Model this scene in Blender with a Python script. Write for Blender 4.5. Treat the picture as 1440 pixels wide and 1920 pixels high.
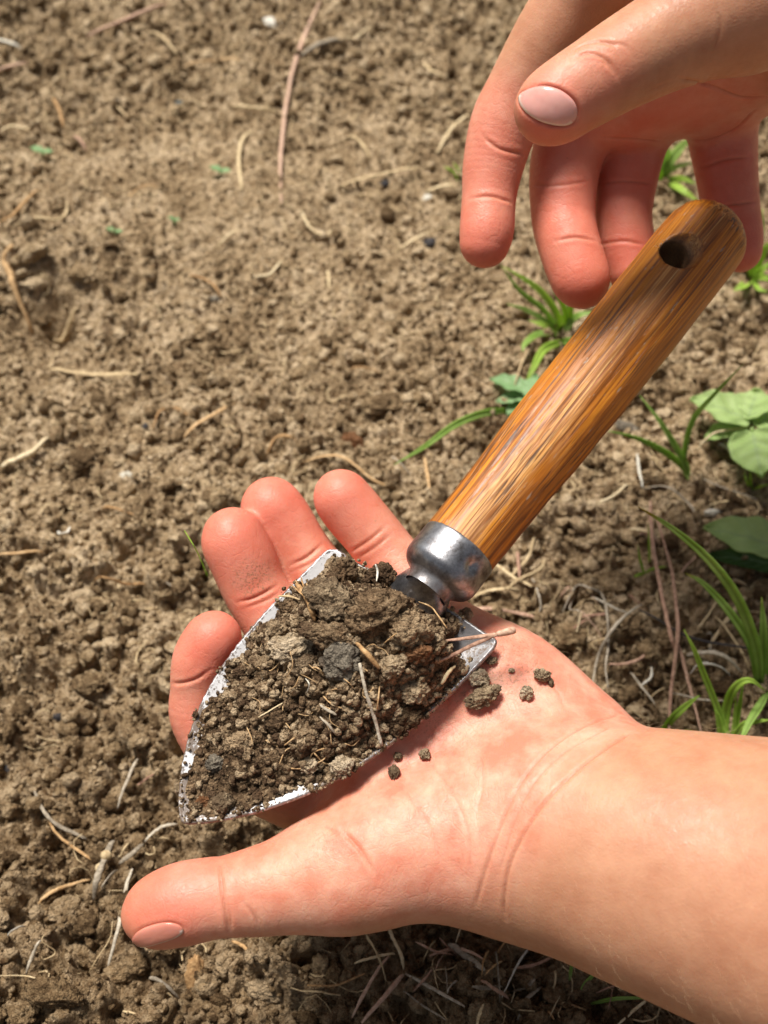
import bpy, bmesh, math, random
import numpy as np
from mathutils import Vector, Matrix, Euler

S = bpy.context.scene
for o in list(bpy.data.objects):
    bpy.data.objects.remove(o)
rng = np.random.default_rng(7)
random.seed(7)

# ------------------------------------------------------------------ camera
PITCH = math.radians(55.0)
CAM_H = 0.29
TV, TH = math.tan(math.radians(25)), math.tan(math.radians(25)) * 0.75
cam_d = bpy.data.cameras.new("camera")
cam = bpy.data.objects.new("camera", cam_d)
S.collection.objects.link(cam)
cam.location = (0, 0, CAM_H)
cam.rotation_euler = (math.pi / 2 - PITCH, 0, 0)
cam_d.sensor_fit = 'VERTICAL'
cam_d.sensor_height = 24
cam_d.lens = 12 / TV
cam_d.clip_start = 0.01
cam_d.clip_end = 60
cam_d.dof.use_dof = True
cam_d.dof.focus_distance = 0.236
cam_d.dof.aperture_fstop = 11.0
cam_d.dof.aperture_blades = 0
S.camera = cam

# ------------------------------------------------------------------ world, sun, exposure
SUN_EL, SUN_AZ = math.radians(65), math.radians(-38)      # azimuth from +Y towards +X
w = bpy.data.worlds.new("World")
S.world = w
w.use_nodes = True
nt = w.node_tree
nt.nodes.clear()
sky = nt.nodes.new("ShaderNodeTexSky")
sky.sky_type = 'NISHITA'
sky.sun_disc = False
sky.sun_elevation = SUN_EL
sky.sun_rotation = SUN_AZ
sky.air_density = 1.0
sky.dust_density = 3.0
sky.ozone_density = 1.0
hs = nt.nodes.new("ShaderNodeHueSaturation")
hs.inputs["Saturation"].default_value = 0.35
bgn = nt.nodes.new("ShaderNodeBackground")
bgn.inputs["Strength"].default_value = 0.05
won = nt.nodes.new("ShaderNodeOutputWorld")
nt.links.new(sky.outputs[0], hs.inputs["Color"])
nt.links.new(hs.outputs[0], bgn.inputs["Color"])
nt.links.new(bgn.outputs[0], won.inputs["Surface"])
sd = bpy.data.lights.new("sun", 'SUN')
sd.energy = 5.0
sd.angle = math.radians(17)
sd.color = (1.0, 0.945, 0.87)
sun = bpy.data.objects.new("sun", sd)
S.collection.objects.link(sun)
sdir = Vector((math.sin(SUN_AZ) * math.cos(SUN_EL), math.cos(SUN_AZ) * math.cos(SUN_EL), math.sin(SUN_EL)))
sun.rotation_euler = sdir.to_track_quat('Z', 'Y').to_euler()
sun.location = sdir * 3
S.view_settings.view_transform = 'Standard'
S.view_settings.look = 'None'
S.view_settings.gamma = 1.0
S.view_settings.use_curve_mapping = False
S.view_settings.exposure = 0.40
S.render.engine = 'CYCLES'
S.cycles.use_denoising = True
S.cycles.max_bounces = 8
S.cycles.diffuse_bounces = 3
S.cycles.use_adaptive_sampling = False

# ------------------------------------------------------------------ helpers: space
FW = np.array([0, math.cos(PITCH), -math.sin(PITCH)])
UP = np.array([0, math.sin(PITCH), math.cos(PITCH)])
RT = np.array([1.0, 0, 0])
CO = np.array([0, 0, CAM_H])
PX = 2 * TH / 1440                         # metres per photo pixel at one metre


def ray(px, py):
    return RT * ((px - 720) * PX) + UP * ((960 - py) * PX) + FW


def P(px, py, d):
    return CO + ray(px, py) * d


def R(r, d):
    return r * PX * d


# ------------------------------------------------------------------ helpers: noise
def h2(ix, iy, seed):
    n = (ix.astype(np.int64) * 374761393 + iy.astype(np.int64) * 668265263 + seed * 2246822519) & 0xffffffff
    n = ((n ^ (n >> 13)) * 1274126177) & 0xffffffff
    n = (n ^ (n >> 16)) & 0xffffffff
    return n.astype(np.float64) / 4294967295.0


def vnoise2(x, y, seed=0):
    ix, iy = np.floor(x), np.floor(y)
    fx, fy = x - ix, y - iy
    fx, fy = fx * fx * (3 - 2 * fx), fy * fy * (3 - 2 * fy)
    a, b = h2(ix, iy, seed), h2(ix + 1, iy, seed)
    c, d = h2(ix, iy + 1, seed), h2(ix + 1, iy + 1, seed)
    return (a * (1 - fx) + b * fx) * (1 - fy) + (c * (1 - fx) + d * fx) * fy - 0.5


def fbm2(x, y, oct=4, seed=0):
    s, a = 0, 1.0
    for k in range(oct):
        s = s + a * vnoise2(x * 2 ** k, y * 2 ** k, seed + k * 17)
        a *= 0.5
    return s


def vnoise3(p, seed=0):
    i = np.floor(p)
    f = p - i
    f = f * f * (3 - 2 * f)
    def H(dx, dy, dz):
        return h2(i[:, 0] + dx + 57 * (i[:, 2] + dz), i[:, 1] + dy + 131 * (i[:, 2] + dz), seed)
    r = 0
    for dx in (0, 1):
        for dy in (0, 1):
            for dz in (0, 1):
                wgt = (f[:, 0] if dx else 1 - f[:, 0]) * (f[:, 1] if dy else 1 - f[:, 1]) * (f[:, 2] if dz else 1 - f[:, 2])
                r = r + wgt * H(dx, dy, dz)
    return r - 0.5


def domes(x, y, cell, seed, prob=1.0, lo=.35, hi=.72, aspect=.8):
    """heights of a packing of rough round lumps"""
    x = np.asarray(x, float); y = np.asarray(y, float)
    wob = .30 * cell
    f_ = 2.6 / cell
    x, y = x + wob * vnoise2(x * f_, y * f_, seed + 50) * 2, y + wob * vnoise2(x * f_ + 31, y * f_ + 17, seed + 51) * 2
    gx, gy = np.floor(x / cell).astype(np.int64), np.floor(y / cell).astype(np.int64)
    x0, y0 = gx.min() - 1, gy.min() - 1
    nx_, ny_ = gx.max() - x0 + 2, gy.max() - y0 + 2
    ix, iy = np.meshgrid(np.arange(nx_) + x0, np.arange(ny_) + y0, indexing='ij')
    cxs = ((ix + h2(ix, iy, seed)) * cell).ravel(); cys = ((iy + h2(ix, iy, seed + 1)) * cell).ravel()
    rs = (cell * (lo + (hi - lo) * h2(ix, iy, seed + 2)) * (h2(ix, iy, seed + 3) < prob) + 1e-9).ravel()
    th = h2(ix, iy, seed + 4).ravel() * 3.14
    cs, sn = np.cos(th), np.sin(th)
    ra, rb = 1 / rs, 1 / (rs * .72)
    best = np.zeros_like(x)
    base = (gx - x0) * ny_ + (gy - y0)
    for dx in (-1, 0, 1):
        for dy in (-1, 0, 1):
            k = base + dx * ny_ + dy
            ex = x - cxs[k]; ey = y - cys[k]
            c, s = cs[k], sn[k]
            q = ((ex * c + ey * s) * ra[k]) ** 2 + ((ey * c - ex * s) * rb[k]) ** 2
            np.maximum(best, np.maximum(1 - q, 0) ** .62 * rs[k] * aspect, out=best)
    return best


def sstep(a, b, x):
    t = np.clip((x - a) / (b - a), 0, 1)
    return t * t * (3 - 2 * t)


# ------------------------------------------------------------------ helpers: objects
def link(o):
    S.collection.objects.link(o)
    return o


def tag(o, label, cat, group=None, kind=None):
    o["label"] = label
    o["category"] = cat
    if group:
        o["group"] = group
    if kind:
        o["kind"] = kind
    return o


def mesh_from(name, verts, faces, smooth=True):
    me = bpy.data.meshes.new(name)
    verts = np.asarray(verts, dtype=np.float32)
    if isinstance(faces, np.ndarray):
        k = faces.shape[1]
        me.vertices.add(len(verts))
        me.vertices.foreach_set("co", verts.ravel())
        me.loops.add(faces.size)
        me.loops.foreach_set("vertex_index", faces.astype(np.int32).ravel())
        me.polygons.add(len(faces))
        me.polygons.foreach_set("loop_start", np.arange(0, faces.size, k, dtype=np.int32))
        me.polygons.foreach_set("loop_total", np.full(len(faces), k, dtype=np.int32))
        me.update(calc_edges=True)
    else:
        me.from_pydata([tuple(map(float, v)) for v in verts], [], faces)
        me.update()
    if smooth:
        me.polygons.foreach_set("use_smooth", np.ones(len(me.polygons), dtype=bool))
    me.validate()
    return me


def obj(name, me, mat=None, parent=None):
    o = bpy.data.objects.new(name, me)
    if mat is not None:
        me.materials.clear()
        me.materials.append(mat)
    link(o)
    if parent is not None:
        o.parent = parent
    return o


def attr(me, name, arr):
    arr = np.asarray(arr, dtype=np.float32)
    if arr.ndim == 1:
        a = me.attributes.new(name, 'FLOAT', 'POINT')
        a.data.foreach_set("value", arr)
    elif arr.shape[1] == 3:
        a = me.attributes.new(name, 'FLOAT_VECTOR', 'POINT')
        a.data.foreach_set("vector", arr.ravel())


def spline(pts, n):
    """Catmull-Rom through rows of pts"""
    p = np.asarray(pts, dtype=float)
    if len(p) == 2:
        t = np.linspace(0, 1, n)[:, None]
        return p[0] * (1 - t) + p[1] * t
    e = np.vstack([2 * p[0] - p[1], p, 2 * p[-1] - p[-2]])
    u = np.linspace(0, len(p) - 1 - 1e-9, n)
    k = u.astype(int)
    t = (u - k)[:, None]
    a, b, c, d = e[k], e[k + 1], e[k + 2], e[k + 3]
    return .5 * (2 * b + (c - a) * t + (2 * a - 5 * b + 4 * c - d) * t ** 2 + (3 * b - a - 3 * c + d) * t ** 3)


def tube_geo(pts, rad, sides=7, flat=1.0, rough=0.0):
    """closed tube with rounded ends; flat < 1 squashes it across"""
    p = np.asarray(pts, float)
    n = len(p)
    rad = np.broadcast_to(np.asarray(rad, float), (n,))
    tan = np.gradient(p, axis=0)
    tan /= np.linalg.norm(tan, axis=1)[:, None] + 1e-12
    ref = np.array([0, 0, 1.0]) if abs(tan[0, 2]) < .8 else np.array([1.0, 0, 0])
    V = []
    for i in range(n):
        s = np.cross(tan[i], ref); s /= np.linalg.norm(s) + 1e-12
        u = np.cross(s, tan[i])
        for k in range(sides):
            a = 2 * math.pi * k / sides
            q = 1 + rough * (random.random() - .5)
            V.append(p[i] + rad[i] * q * (math.cos(a) * s + flat * math.sin(a) * u))
    F = []
    for i in range(n - 1):
        for k in range(sides):
            a, b = i * sides + k, i * sides + (k + 1) % sides
            F.append((a, b, b + sides, a + sides))
    V.append(p[0] - tan[0] * rad[0] * .3); V.append(p[-1] + tan[-1] * rad[-1] * .3)
    c0, c1 = n * sides, n * sides + 1
    for k in range(sides):
        F.append((c0, (k + 1) % sides, k))
        F.append((c1, (n - 1) * sides + k, (n - 1) * sides + (k + 1) % sides))
    return V, F


def merge_geo(parts):
    V, F = [], []
    for v, f in parts:
        b = len(V)
        V.extend(v)
        F.extend([tuple(i + b for i in q) for q in f])
    return V, F


# ------------------------------------------------------------------ materials
def new_mat(name):
    m = bpy.data.materials.new(name)
    m.use_nodes = True
    t = m.node_tree
    b = t.nodes["Principled BSDF"]
    return m, t, b


def N(t, typ, **kw):
    n = t.nodes.new(typ)
    for k, v in kw.items():
        if k.startswith("i_"):
            n.inputs[k[2:].replace("_", " ")].default_value = v
        else:
            setattr(n, k, v)
    return n


def L(t, a, b):
    t.links.new(a, b)


def ramp(t, src, stops, interp='LINEAR'):
    r = t.nodes.new("ShaderNodeValToRGB")
    r.color_ramp.interpolation = interp
    e = r.color_ramp.elements
    while len(e) < len(stops):
        e.new(.5)
    for i, (p, c) in enumerate(stops):
        e[i].position = p
        e[i].color = (c, c, c, 1) if not isinstance(c, tuple) else (*c, 1)
    L(t, src, r.inputs[0])
    return r.outputs[0]


def noise(t, vec, scale, detail=4, rough=.55):
    n = N(t, "ShaderNodeTexNoise")
    n.inputs["Scale"].default_value = scale
    n.inputs["Detail"].default_value = detail
    n.inputs["Roughness"].default_value = rough
    if vec is not None:
        L(t, vec, n.inputs["Vector"])
    return n.outputs["Fac"]


def mixc(t, fac, a, b, blend='MIX'):
    n = N(t, "ShaderNodeMix", data_type='RGBA', blend_type=blend)
    for s, v in ((0, fac), (6, a), (7, b)):
        if isinstance(v, (int, float)):
            n.inputs[s].default_value = v
        elif isinstance(v, tuple):
            n.inputs[s].default_value = (*v, 1)
        else:
            L(t, v, n.inputs[s])
    return n.outputs[2]


def math_n(t, op, a, b=None, clamp=False):
    n = N(t, "ShaderNodeMath", operation=op, use_clamp=clamp)
    for s, v in ((0, a), (1, b)):
        if v is None:
            continue
        if isinstance(v, (int, float)):
            n.inputs[s].default_value = v
        else:
            L(t, v, n.inputs[s])
    return n.outputs[0]


def bump(t, b, h, strength, dist):
    n = N(t, "ShaderNodeBump")
    n.inputs["Strength"].default_value = strength
    n.inputs["Distance"].default_value = dist
    L(t, h, n.inputs["Height"])
    L(t, n.outputs[0], b.inputs["Normal"])
    return n


def soil_mat(name, dark, mid, light, var=.5, moist_shade=False):
    m, t, b = new_mat(name)
    g = N(t, "ShaderNodeNewGeometry").outputs["Position"]
    oi = N(t, "ShaderNodeObjectInfo").outputs["Random"]
    n1 = noise(t, g, 45, 4, .6)
    n2 = noise(t, g, 420, 5, .65)
    n3 = noise(t, g, 2600, 3, .6)
    f = math_n(t, 'ADD', math_n(t, 'MULTIPLY', n1, .38), math_n(t, 'MULTIPLY', n2, .52))
    f = math_n(t, 'ADD', f, math_n(t, 'MULTIPLY', math_n(t, 'SUBTRACT', n3, .5), .35))
    f = math_n(t, 'ADD', f, math_n(t, 'MULTIPLY', math_n(t, 'SUBTRACT', oi, .5), .32 * var))
    c = ramp(t, f, [(.33, dark), (.45, mid), (.58, light)])
    # reddish and grey crumbs
    tint = ramp(t, noise(t, g, 190, 2), [(.60, 0.0), (.72, 1.0)])
    c = mixc(t, math_n(t, 'MULTIPLY', tint, .35), c, (.20, .105, .05))
    if moist_shade:
        # nearer soil darker in ragged patches: part moisture, part foreground shade painted in
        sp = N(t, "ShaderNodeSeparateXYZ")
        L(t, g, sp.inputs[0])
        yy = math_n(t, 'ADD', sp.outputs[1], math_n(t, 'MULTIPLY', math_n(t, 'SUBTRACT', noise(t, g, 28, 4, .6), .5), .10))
        mo_shade = ramp(t, math_n(t, 'MULTIPLY', yy, 4.0), [(.34, 1.0), (.75, 0.0)])
        c = mixc(t, math_n(t, 'MULTIPLY', mo_shade, .62), c, mixc(t, 1.0, c, (.42, .36, .30), 'MULTIPLY'))
    L(t, c, b.inputs["Base Color"])
    b.inputs["Roughness"].default_value = .95
    b.inputs["Specular IOR Level"].default_value = .12
    hh = math_n(t, 'ADD', math_n(t, 'MULTIPLY', noise(t, g, 900, 4, .7), 1.0), math_n(t, 'MULTIPLY', noise(t, g, 3200, 3, .7), .45))
    def cells(sc):
        v = N(t, "ShaderNodeTexVoronoi")
        v.inputs["Scale"].default_value = sc
        v.inputs["Randomness"].default_value = 1.0
        L(t, g, v.inputs["Vector"])
        return v.outputs["Distance"]
    hh = math_n(t, 'SUBTRACT', hh, math_n(t, 'MULTIPLY', cells(620), .9))
    hh = math_n(t, 'SUBTRACT', hh, math_n(t, 'MULTIPLY', cells(1500), .5))
    bump(t, b, hh, 1.0, .0017)
    return m


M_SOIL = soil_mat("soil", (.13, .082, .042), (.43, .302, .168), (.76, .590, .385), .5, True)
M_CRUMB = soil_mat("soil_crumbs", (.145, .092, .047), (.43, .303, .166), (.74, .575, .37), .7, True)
M_DRY = soil_mat("dry_crumbs", (.19, .130, .078), (.46, .345, .215), (.70, .56, .39), .7)
M_DAMP = soil_mat("damp_soil", (.075, .046, .025), (.235, .152, .085), (.47, .335, .20), 1.0)
M_DAMPC = soil_mat("damp_clod", (.115, .070, .040), (.31, .212, .122), (.56, .42, .265), 1.0)
M_GREY = soil_mat("grey_stone", (.15, .125, .095), (.27, .23, .175), (.42, .37, .29), .6)
M_REDB = soil_mat("red_bark", (.07, .028, .012), (.19, .083, .035), (.33, .17, .085), .6)


def fibre_mat(name, a, b_, c, scale=900, rough=.75, trans=0.0):
    m, t, b = new_mat(name)
    tc = N(t, "ShaderNodeTexCoord").outputs["Object"]
    g = N(t, "ShaderNodeNewGeometry").outputs["Position"]
    oi = N(t, "ShaderNodeObjectInfo").outputs["Random"]
    f = math_n(t, 'ADD', math_n(t, 'MULTIPLY', noise(t, g, scale, 4, .65), .75), math_n(t, 'MULTIPLY', oi, .25))
    L(t, ramp(t, f, [(.28, a), (.5, b_), (.72, c)]), b.inputs["Base Color"])
    b.inputs["Roughness"].default_value = rough
    b.inputs["Specular IOR Level"].default_value = .25
    bump(t, b, noise(t, g, scale * 2.5, 3, .6), .5, .0004)
    return m


M_STRAW = fibre_mat("straw", (.32, .22, .115), (.58, .45, .26), (.76, .65, .44))
M_ROOT = fibre_mat("root", (.20, .105, .042), (.45, .275, .125), (.66, .47, .26))
M_PINK = fibre_mat("needle_brown", (.17, .085, .055), (.43, .26, .18), (.63, .45, .33))
M_GREYST = fibre_mat("grey_stem", (.15, .12, .085), (.36, .305, .23), (.60, .54, .43))
M_DARKW = fibre_mat("charred_wood", (.018, .016, .018), (.05, .045, .045), (.11, .10, .10))
M_PALE = fibre_mat("pale_chip", (.36, .33, .26), (.60, .565, .47), (.80, .77, .69))
M_BLUE = fibre_mat("blue_grey_chip", (.03, .045, .05), (.07, .10, .11), (.16, .20, .21))


def leaf_mat(name, a, b_, rough=.45, vein=False):
    m, t, b = new_mat(name)
    g = N(t, "ShaderNodeNewGeometry").outputs["Position"]
    oi = N(t, "ShaderNodeObjectInfo").outputs["Random"]
    f = math_n(t, 'ADD', math_n(t, 'MULTIPLY', noise(t, g, 160, 4), .8), math_n(t, 'MULTIPLY', oi, .2))
    c = ramp(t, f, [(.3, a), (.7, b_)])
    at = N(t, "ShaderNodeAttribute", attribute_name="rib").outputs["Fac"]
    if vein:
        c = mixc(t, math_n(t, 'MULTIPLY', at, .55), c, (.34, .46, .24))
    else:
        c = mixc(t, math_n(t, 'MULTIPLY', at, .4), c, tuple(x * .22 for x in b_))
    ye = N(t, "ShaderNodeAttribute", attribute_name="yellow").outputs["Fac"]
    c = mixc(t, ye, c, (.55, .42, .04))
    L(t, c, b.inputs["Base Color"])
    b.inputs["Roughness"].default_value = rough
    b.inputs["Specular IOR Level"].default_value = .35
    tr = N(t, "ShaderNodeBsdfTranslucent")
    L(t, c, tr.inputs["Color"])
    mx = N(t, "ShaderNodeMixShader")
    mx.inputs[0].default_value = .55
    out = t.nodes["Material Output"]
    L(t, b.outputs[0], mx.inputs[1]); L(t, tr.outputs[0], mx.inputs[2]); L(t, mx.outputs[0], out.inputs["Surface"])
    bump(t, b, noise(t, g, 700, 3), .25, .0006)
    return m


M_GRASS = leaf_mat("grass_blade", (.33, .54, .09), (.54, .74, .24), .36)
M_GRASSB = leaf_mat("grass_blade_bright", (.40, .62, .08), (.58, .78, .16), .42)
M_LEAF = leaf_mat("broad_leaf", (.40, .55, .19), (.54, .68, .30), .55, True)
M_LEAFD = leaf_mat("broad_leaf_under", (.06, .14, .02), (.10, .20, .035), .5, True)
M_SEED = leaf_mat("seedling_leaf", (.30, .50, .22), (.44, .62, .34), .5, True)


def skin_mat():
    m, t, b = new_mat("child_skin")
    g = N(t, "ShaderNodeNewGeometry").outputs["Position"]
    A = lambda n: N(t, "ShaderNodeAttribute", attribute_name=n).outputs["Fac"]
    base = mixc(t, ramp(t, noise(t, g, 110, 6, .68), [(.34, 0.0), (.66, 1.0)]), (.43, .195, .110), (.53, .272, .162))
    palm = mixc(t, ramp(t, noise(t, g, 130, 5, .62), [(.35, 0.0), (.68, 1.0)]), (.615, .205, .130), (.73, .385, .275))
    c = mixc(t, A("palm"), base, palm)
    tip = mixc(t, noise(t, g, 300, 3), (.62, .135, .085), (.70, .21, .145))
    c = mixc(t, A("tip"), c, tip)
    c = mixc(t, math_n(t, 'MULTIPLY', A("crease"), .5), c, (.42, .13, .06))
    # soil dust rubbed into the skin
    dn = ramp(t, noise(t, g, 1500, 5, .75), [(.50, 0.0), (.62, 1.0)])
    c = mixc(t, math_n(t, 'MULTIPLY', math_n(t, 'MULTIPLY', dn, A("dirt")), .75), c, (.20, .12, .06))
    sp = ramp(t, noise(t, g, 850, 2, .5), [(.745, 0.0), (.765, 1.0)])
    c = mixc(t, math_n(t, 'MULTIPLY', sp, math_n(t, 'ADD', math_n(t, 'MULTIPLY', A("palm"), .45), .0)), c, (.25, .13, .07))
    L(t, c, b.inputs["Base Color"])
    b.inputs["Roughness"].default_value = .48
    rr = ramp(t, noise(t, g, 600, 3), [(.3, .42), (.7, .58)])
    L(t, rr, b.inputs["Roughness"])
    b.inputs["Specular IOR Level"].default_value = .38
    b.inputs["Subsurface Weight"].default_value = .5
    b.inputs["Subsurface Radius"].default_value = (1.0, .32, .16)
    b.inputs["Subsurface Scale"].default_value = .0028
    v = N(t, "ShaderNodeTexVoronoi", feature='DISTANCE_TO_EDGE')
    v.inputs["Scale"].default_value = 1350
    L(t, g, v.inputs["Vector"])
    hh = math_n(t, 'ADD', math_n(t, 'MULTIPLY', v.outputs["Distance"], .6), math_n(t, 'MULTIPLY', noise(t, g, 700, 4, .6), .9))
    # fine crossing lines of the palm and finger pads
    wv = N(t, "ShaderNodeVectorMath", operation='ADD')
    nz = N(t, "ShaderNodeTexNoise")
    nz.inputs["Scale"].default_value = 180
    L(t, g, nz.inputs["Vector"])
    vs = N(t, "ShaderNodeVectorMath", operation='SCALE')
    vs.inputs["Scale"].default_value = .006
    L(t, nz.outputs["Color"], vs.inputs[0])
    L(t, g, wv.inputs[0]); L(t, vs.outputs[0], wv.inputs[1])
    lines = 0
    for sc, wd in ((230, .045), (520, .06)):
        v2 = N(t, "ShaderNodeTexVoronoi", feature='DISTANCE_TO_EDGE')
        v2.inputs["Scale"].default_value = sc
        L(t, wv.outputs[0], v2.inputs["Vector"])
        ln_ = ramp(t, v2.outputs["Distance"], [(0.0, 1.0), (wd, 0.0)])
        lines = ln_ if lines == 0 else math_n(t, 'ADD', lines, math_n(t, 'MULTIPLY', ln_, .6))
    lines = math_n(t, 'MULTIPLY', lines, math_n(t, 'ADD', math_n(t, 'MULTIPLY', A("palm"), .32), .06))
    hh = math_n(t, 'SUBTRACT', hh, math_n(t, 'MULTIPLY', lines, 1.1))
    c2 = mixc(t, math_n(t, 'MULTIPLY', lines, .14), c, (.40, .12, .07))
    L(t, c2, b.inputs["Base Color"])
    bump(t, b, hh, .20, .0005)
    return m


M_SKIN = skin_mat()


def nail_mat(c0, c1):
    m, t, b = new_mat("fingernail")
    g = N(t, "ShaderNodeNewGeometry").outputs["Position"]
    c = mixc(t, noise(t, g, 260, 3), c0, c1)
    e = N(t, "ShaderNodeAttribute", attribute_name="edge").outputs["Fac"]
    c = mixc(t, e, c, (.80, .66, .58))
    L(t, c, b.inputs["Base Color"])
    b.inputs["Roughness"].default_value = .22
    b.inputs["Subsurface Weight"].default_value = .25
    b.inputs["Subsurface Scale"].default_value = .001
    bump(t, b, noise(t, g, 500, 2), .1, .0004)
    return m


M_NAIL = nail_mat((.66, .285, .235), (.78, .44, .395))
M_NAILS = nail_mat((.56, .19, .135), (.63, .27, .20))


def wood_mat():
    m, t, b = new_mat("varnished_wood")
    at = N(t, "ShaderNodeAttribute", attribute_name="wood").outputs["Vector"]   # (along, across, outward), metres
    def stretched(k, sx):
        mp = N(t, "ShaderNodeMapping")
        mp.inputs["Scale"].default_value = (sx, k, k)
        L(t, at, mp.inputs["Vector"])
        return mp.outputs[0]
    sep = N(t, "ShaderNodeSeparateXYZ")
    L(t, at, sep.inputs[0])
    g1 = noise(t, stretched(620, 8), 1, 5, .6)
    g2 = noise(t, stretched(1700, 20), 1, 4, .6)
    g3 = noise(t, stretched(3000, 42), 1, 3, .55)
    blot = noise(t, stretched(120, 40), 1, 5, .65)
    varn = ramp(t, math_n(t, 'ADD', math_n(t, 'MULTIPLY', g1, .6), math_n(t, 'MULTIPLY', g2, .4)),
                [(.35, (.10, .026, .003)), (.47, (.37, .112, .006)), (.60, (.60, .225, .013))])
    worn = ramp(t, math_n(t, 'ADD', math_n(t, 'MULTIPLY', g2, .55), math_n(t, 'MULTIPLY', g3, .45)),
                [(.35, (.12, .050, .018)), (.47, (.44, .205, .065)), (.58, (.68, .41, .165))])
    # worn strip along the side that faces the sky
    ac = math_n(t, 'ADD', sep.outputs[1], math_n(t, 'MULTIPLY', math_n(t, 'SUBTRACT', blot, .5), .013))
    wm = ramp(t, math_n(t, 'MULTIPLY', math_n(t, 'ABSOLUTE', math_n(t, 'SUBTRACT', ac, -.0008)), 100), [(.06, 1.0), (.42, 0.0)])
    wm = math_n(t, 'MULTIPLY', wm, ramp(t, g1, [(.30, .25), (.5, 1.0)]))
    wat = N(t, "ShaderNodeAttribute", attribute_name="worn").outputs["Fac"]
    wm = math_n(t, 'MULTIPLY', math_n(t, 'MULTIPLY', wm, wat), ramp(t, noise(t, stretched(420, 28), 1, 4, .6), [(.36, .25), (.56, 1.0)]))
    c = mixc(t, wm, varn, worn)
    # reddish streaks inside the worn strip
    red = ramp(t, noise(t, stretched(1500, 45), 1, 3), [(.57, 0.0), (.64, 1.0)])
    c = mixc(t, math_n(t, 'MULTIPLY', math_n(t, 'MULTIPLY', red, wm), .6), c, (.36, .10, .05))
    # dark open pores, long and thin
    por = ramp(t, noise(t, stretched(2300, 24), 1, 2, .5), [(.545, 0.0), (.590, 1.0)])
    por = math_n(t, 'MULTIPLY', por, ramp(t, noise(t, stretched(150, 30), 1, 3), [(.36, .1), (.55, 1.0)]))
    c = mixc(t, math_n(t, 'MULTIPLY', por, .72), c, (.035, .018, .010))
    # grey scuffs
    sc = ramp(t, noise(t, stretched(900, 260), 1, 4, .7), [(.63, 0.0), (.69, 1.0)])
    c = mixc(t, math_n(t, 'MULTIPLY', sc, .6), c, (.40, .33, .26))
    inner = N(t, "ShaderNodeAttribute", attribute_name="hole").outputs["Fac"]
    c = mixc(t, math_n(t, 'MULTIPLY', inner, .9), c, mixc(t, noise(t, at, 1500, 4), (.04, .022, .012), (.22, .125, .065)))  # hole wall: dirt brown, plus the bore's shade painted darker with depth
    L(t, c, b.inputs["Base Color"])
    rg = math_n(t, 'ADD', math_n(t, 'MULTIPLY', wm, .22), ramp(t, g2, [(.3, .42), (.7, .56)]))
    L(t, rg, b.inputs["Roughness"])
    b.inputs["Coat Weight"].default_value = .06
    b.inputs["Coat Roughness"].default_value = .25
    hh = math_n(t, 'SUBTRACT', math_n(t, 'MULTIPLY', g2, .5), math_n(t, 'MULTIPLY', por, 1.0))
    hh = math_n(t, 'ADD', hh, math_n(t, 'MULTIPLY', math_n(t, 'MULTIPLY', g3, wm), 1.2))
    bump(t, b, hh, .45, .0004)
    return m


M_WOOD = wood_mat()


def metal_mat():
    m, t, b = new_mat("worn_steel")
    g = N(t, "ShaderNodeNewGeometry").outputs["Position"]
    n1 = noise(t, g, 260, 5, .65)
    c = ramp(t, n1, [(.34, (.10, .095, .095)), (.5, (.28, .28, .295)), (.66, (.50, .51, .53))])
    ru = ramp(t, noise(t, g, 420, 5, .7), [(.56, 0.0), (.70, 1.0)])
    at = N(t, "ShaderNodeAttribute", attribute_name="grime").outputs["Fac"]
    ru2 = math_n(t, 'ADD', math_n(t, 'MULTIPLY', ru, .45), math_n(t, 'MULTIPLY', at, .75), clamp=True)
    c = mixc(t, ru2, c, (.105, .062, .036))
    sp = ramp(t, noise(t, g, 1900, 3, .6), [(.66, 0.0), (.72, 1.0)])
    c = mixc(t, math_n(t, 'MULTIPLY', sp, .6), c, (.10, .06, .035))
    L(t, c, b.inputs["Base Color"])
    L(t, math_n(t, 'SUBTRACT', 1.0, math_n(t, 'MULTIPLY', ru2, .8)), b.inputs["Metallic"])
    L(t, ramp(t, n1, [(.3, .46), (.7, .30)]), b.inputs["Roughness"])
    bump(t, b, noise(t, g, 1300, 4, .7), .15, .0004)
    return m


M_METAL = metal_mat()


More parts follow.
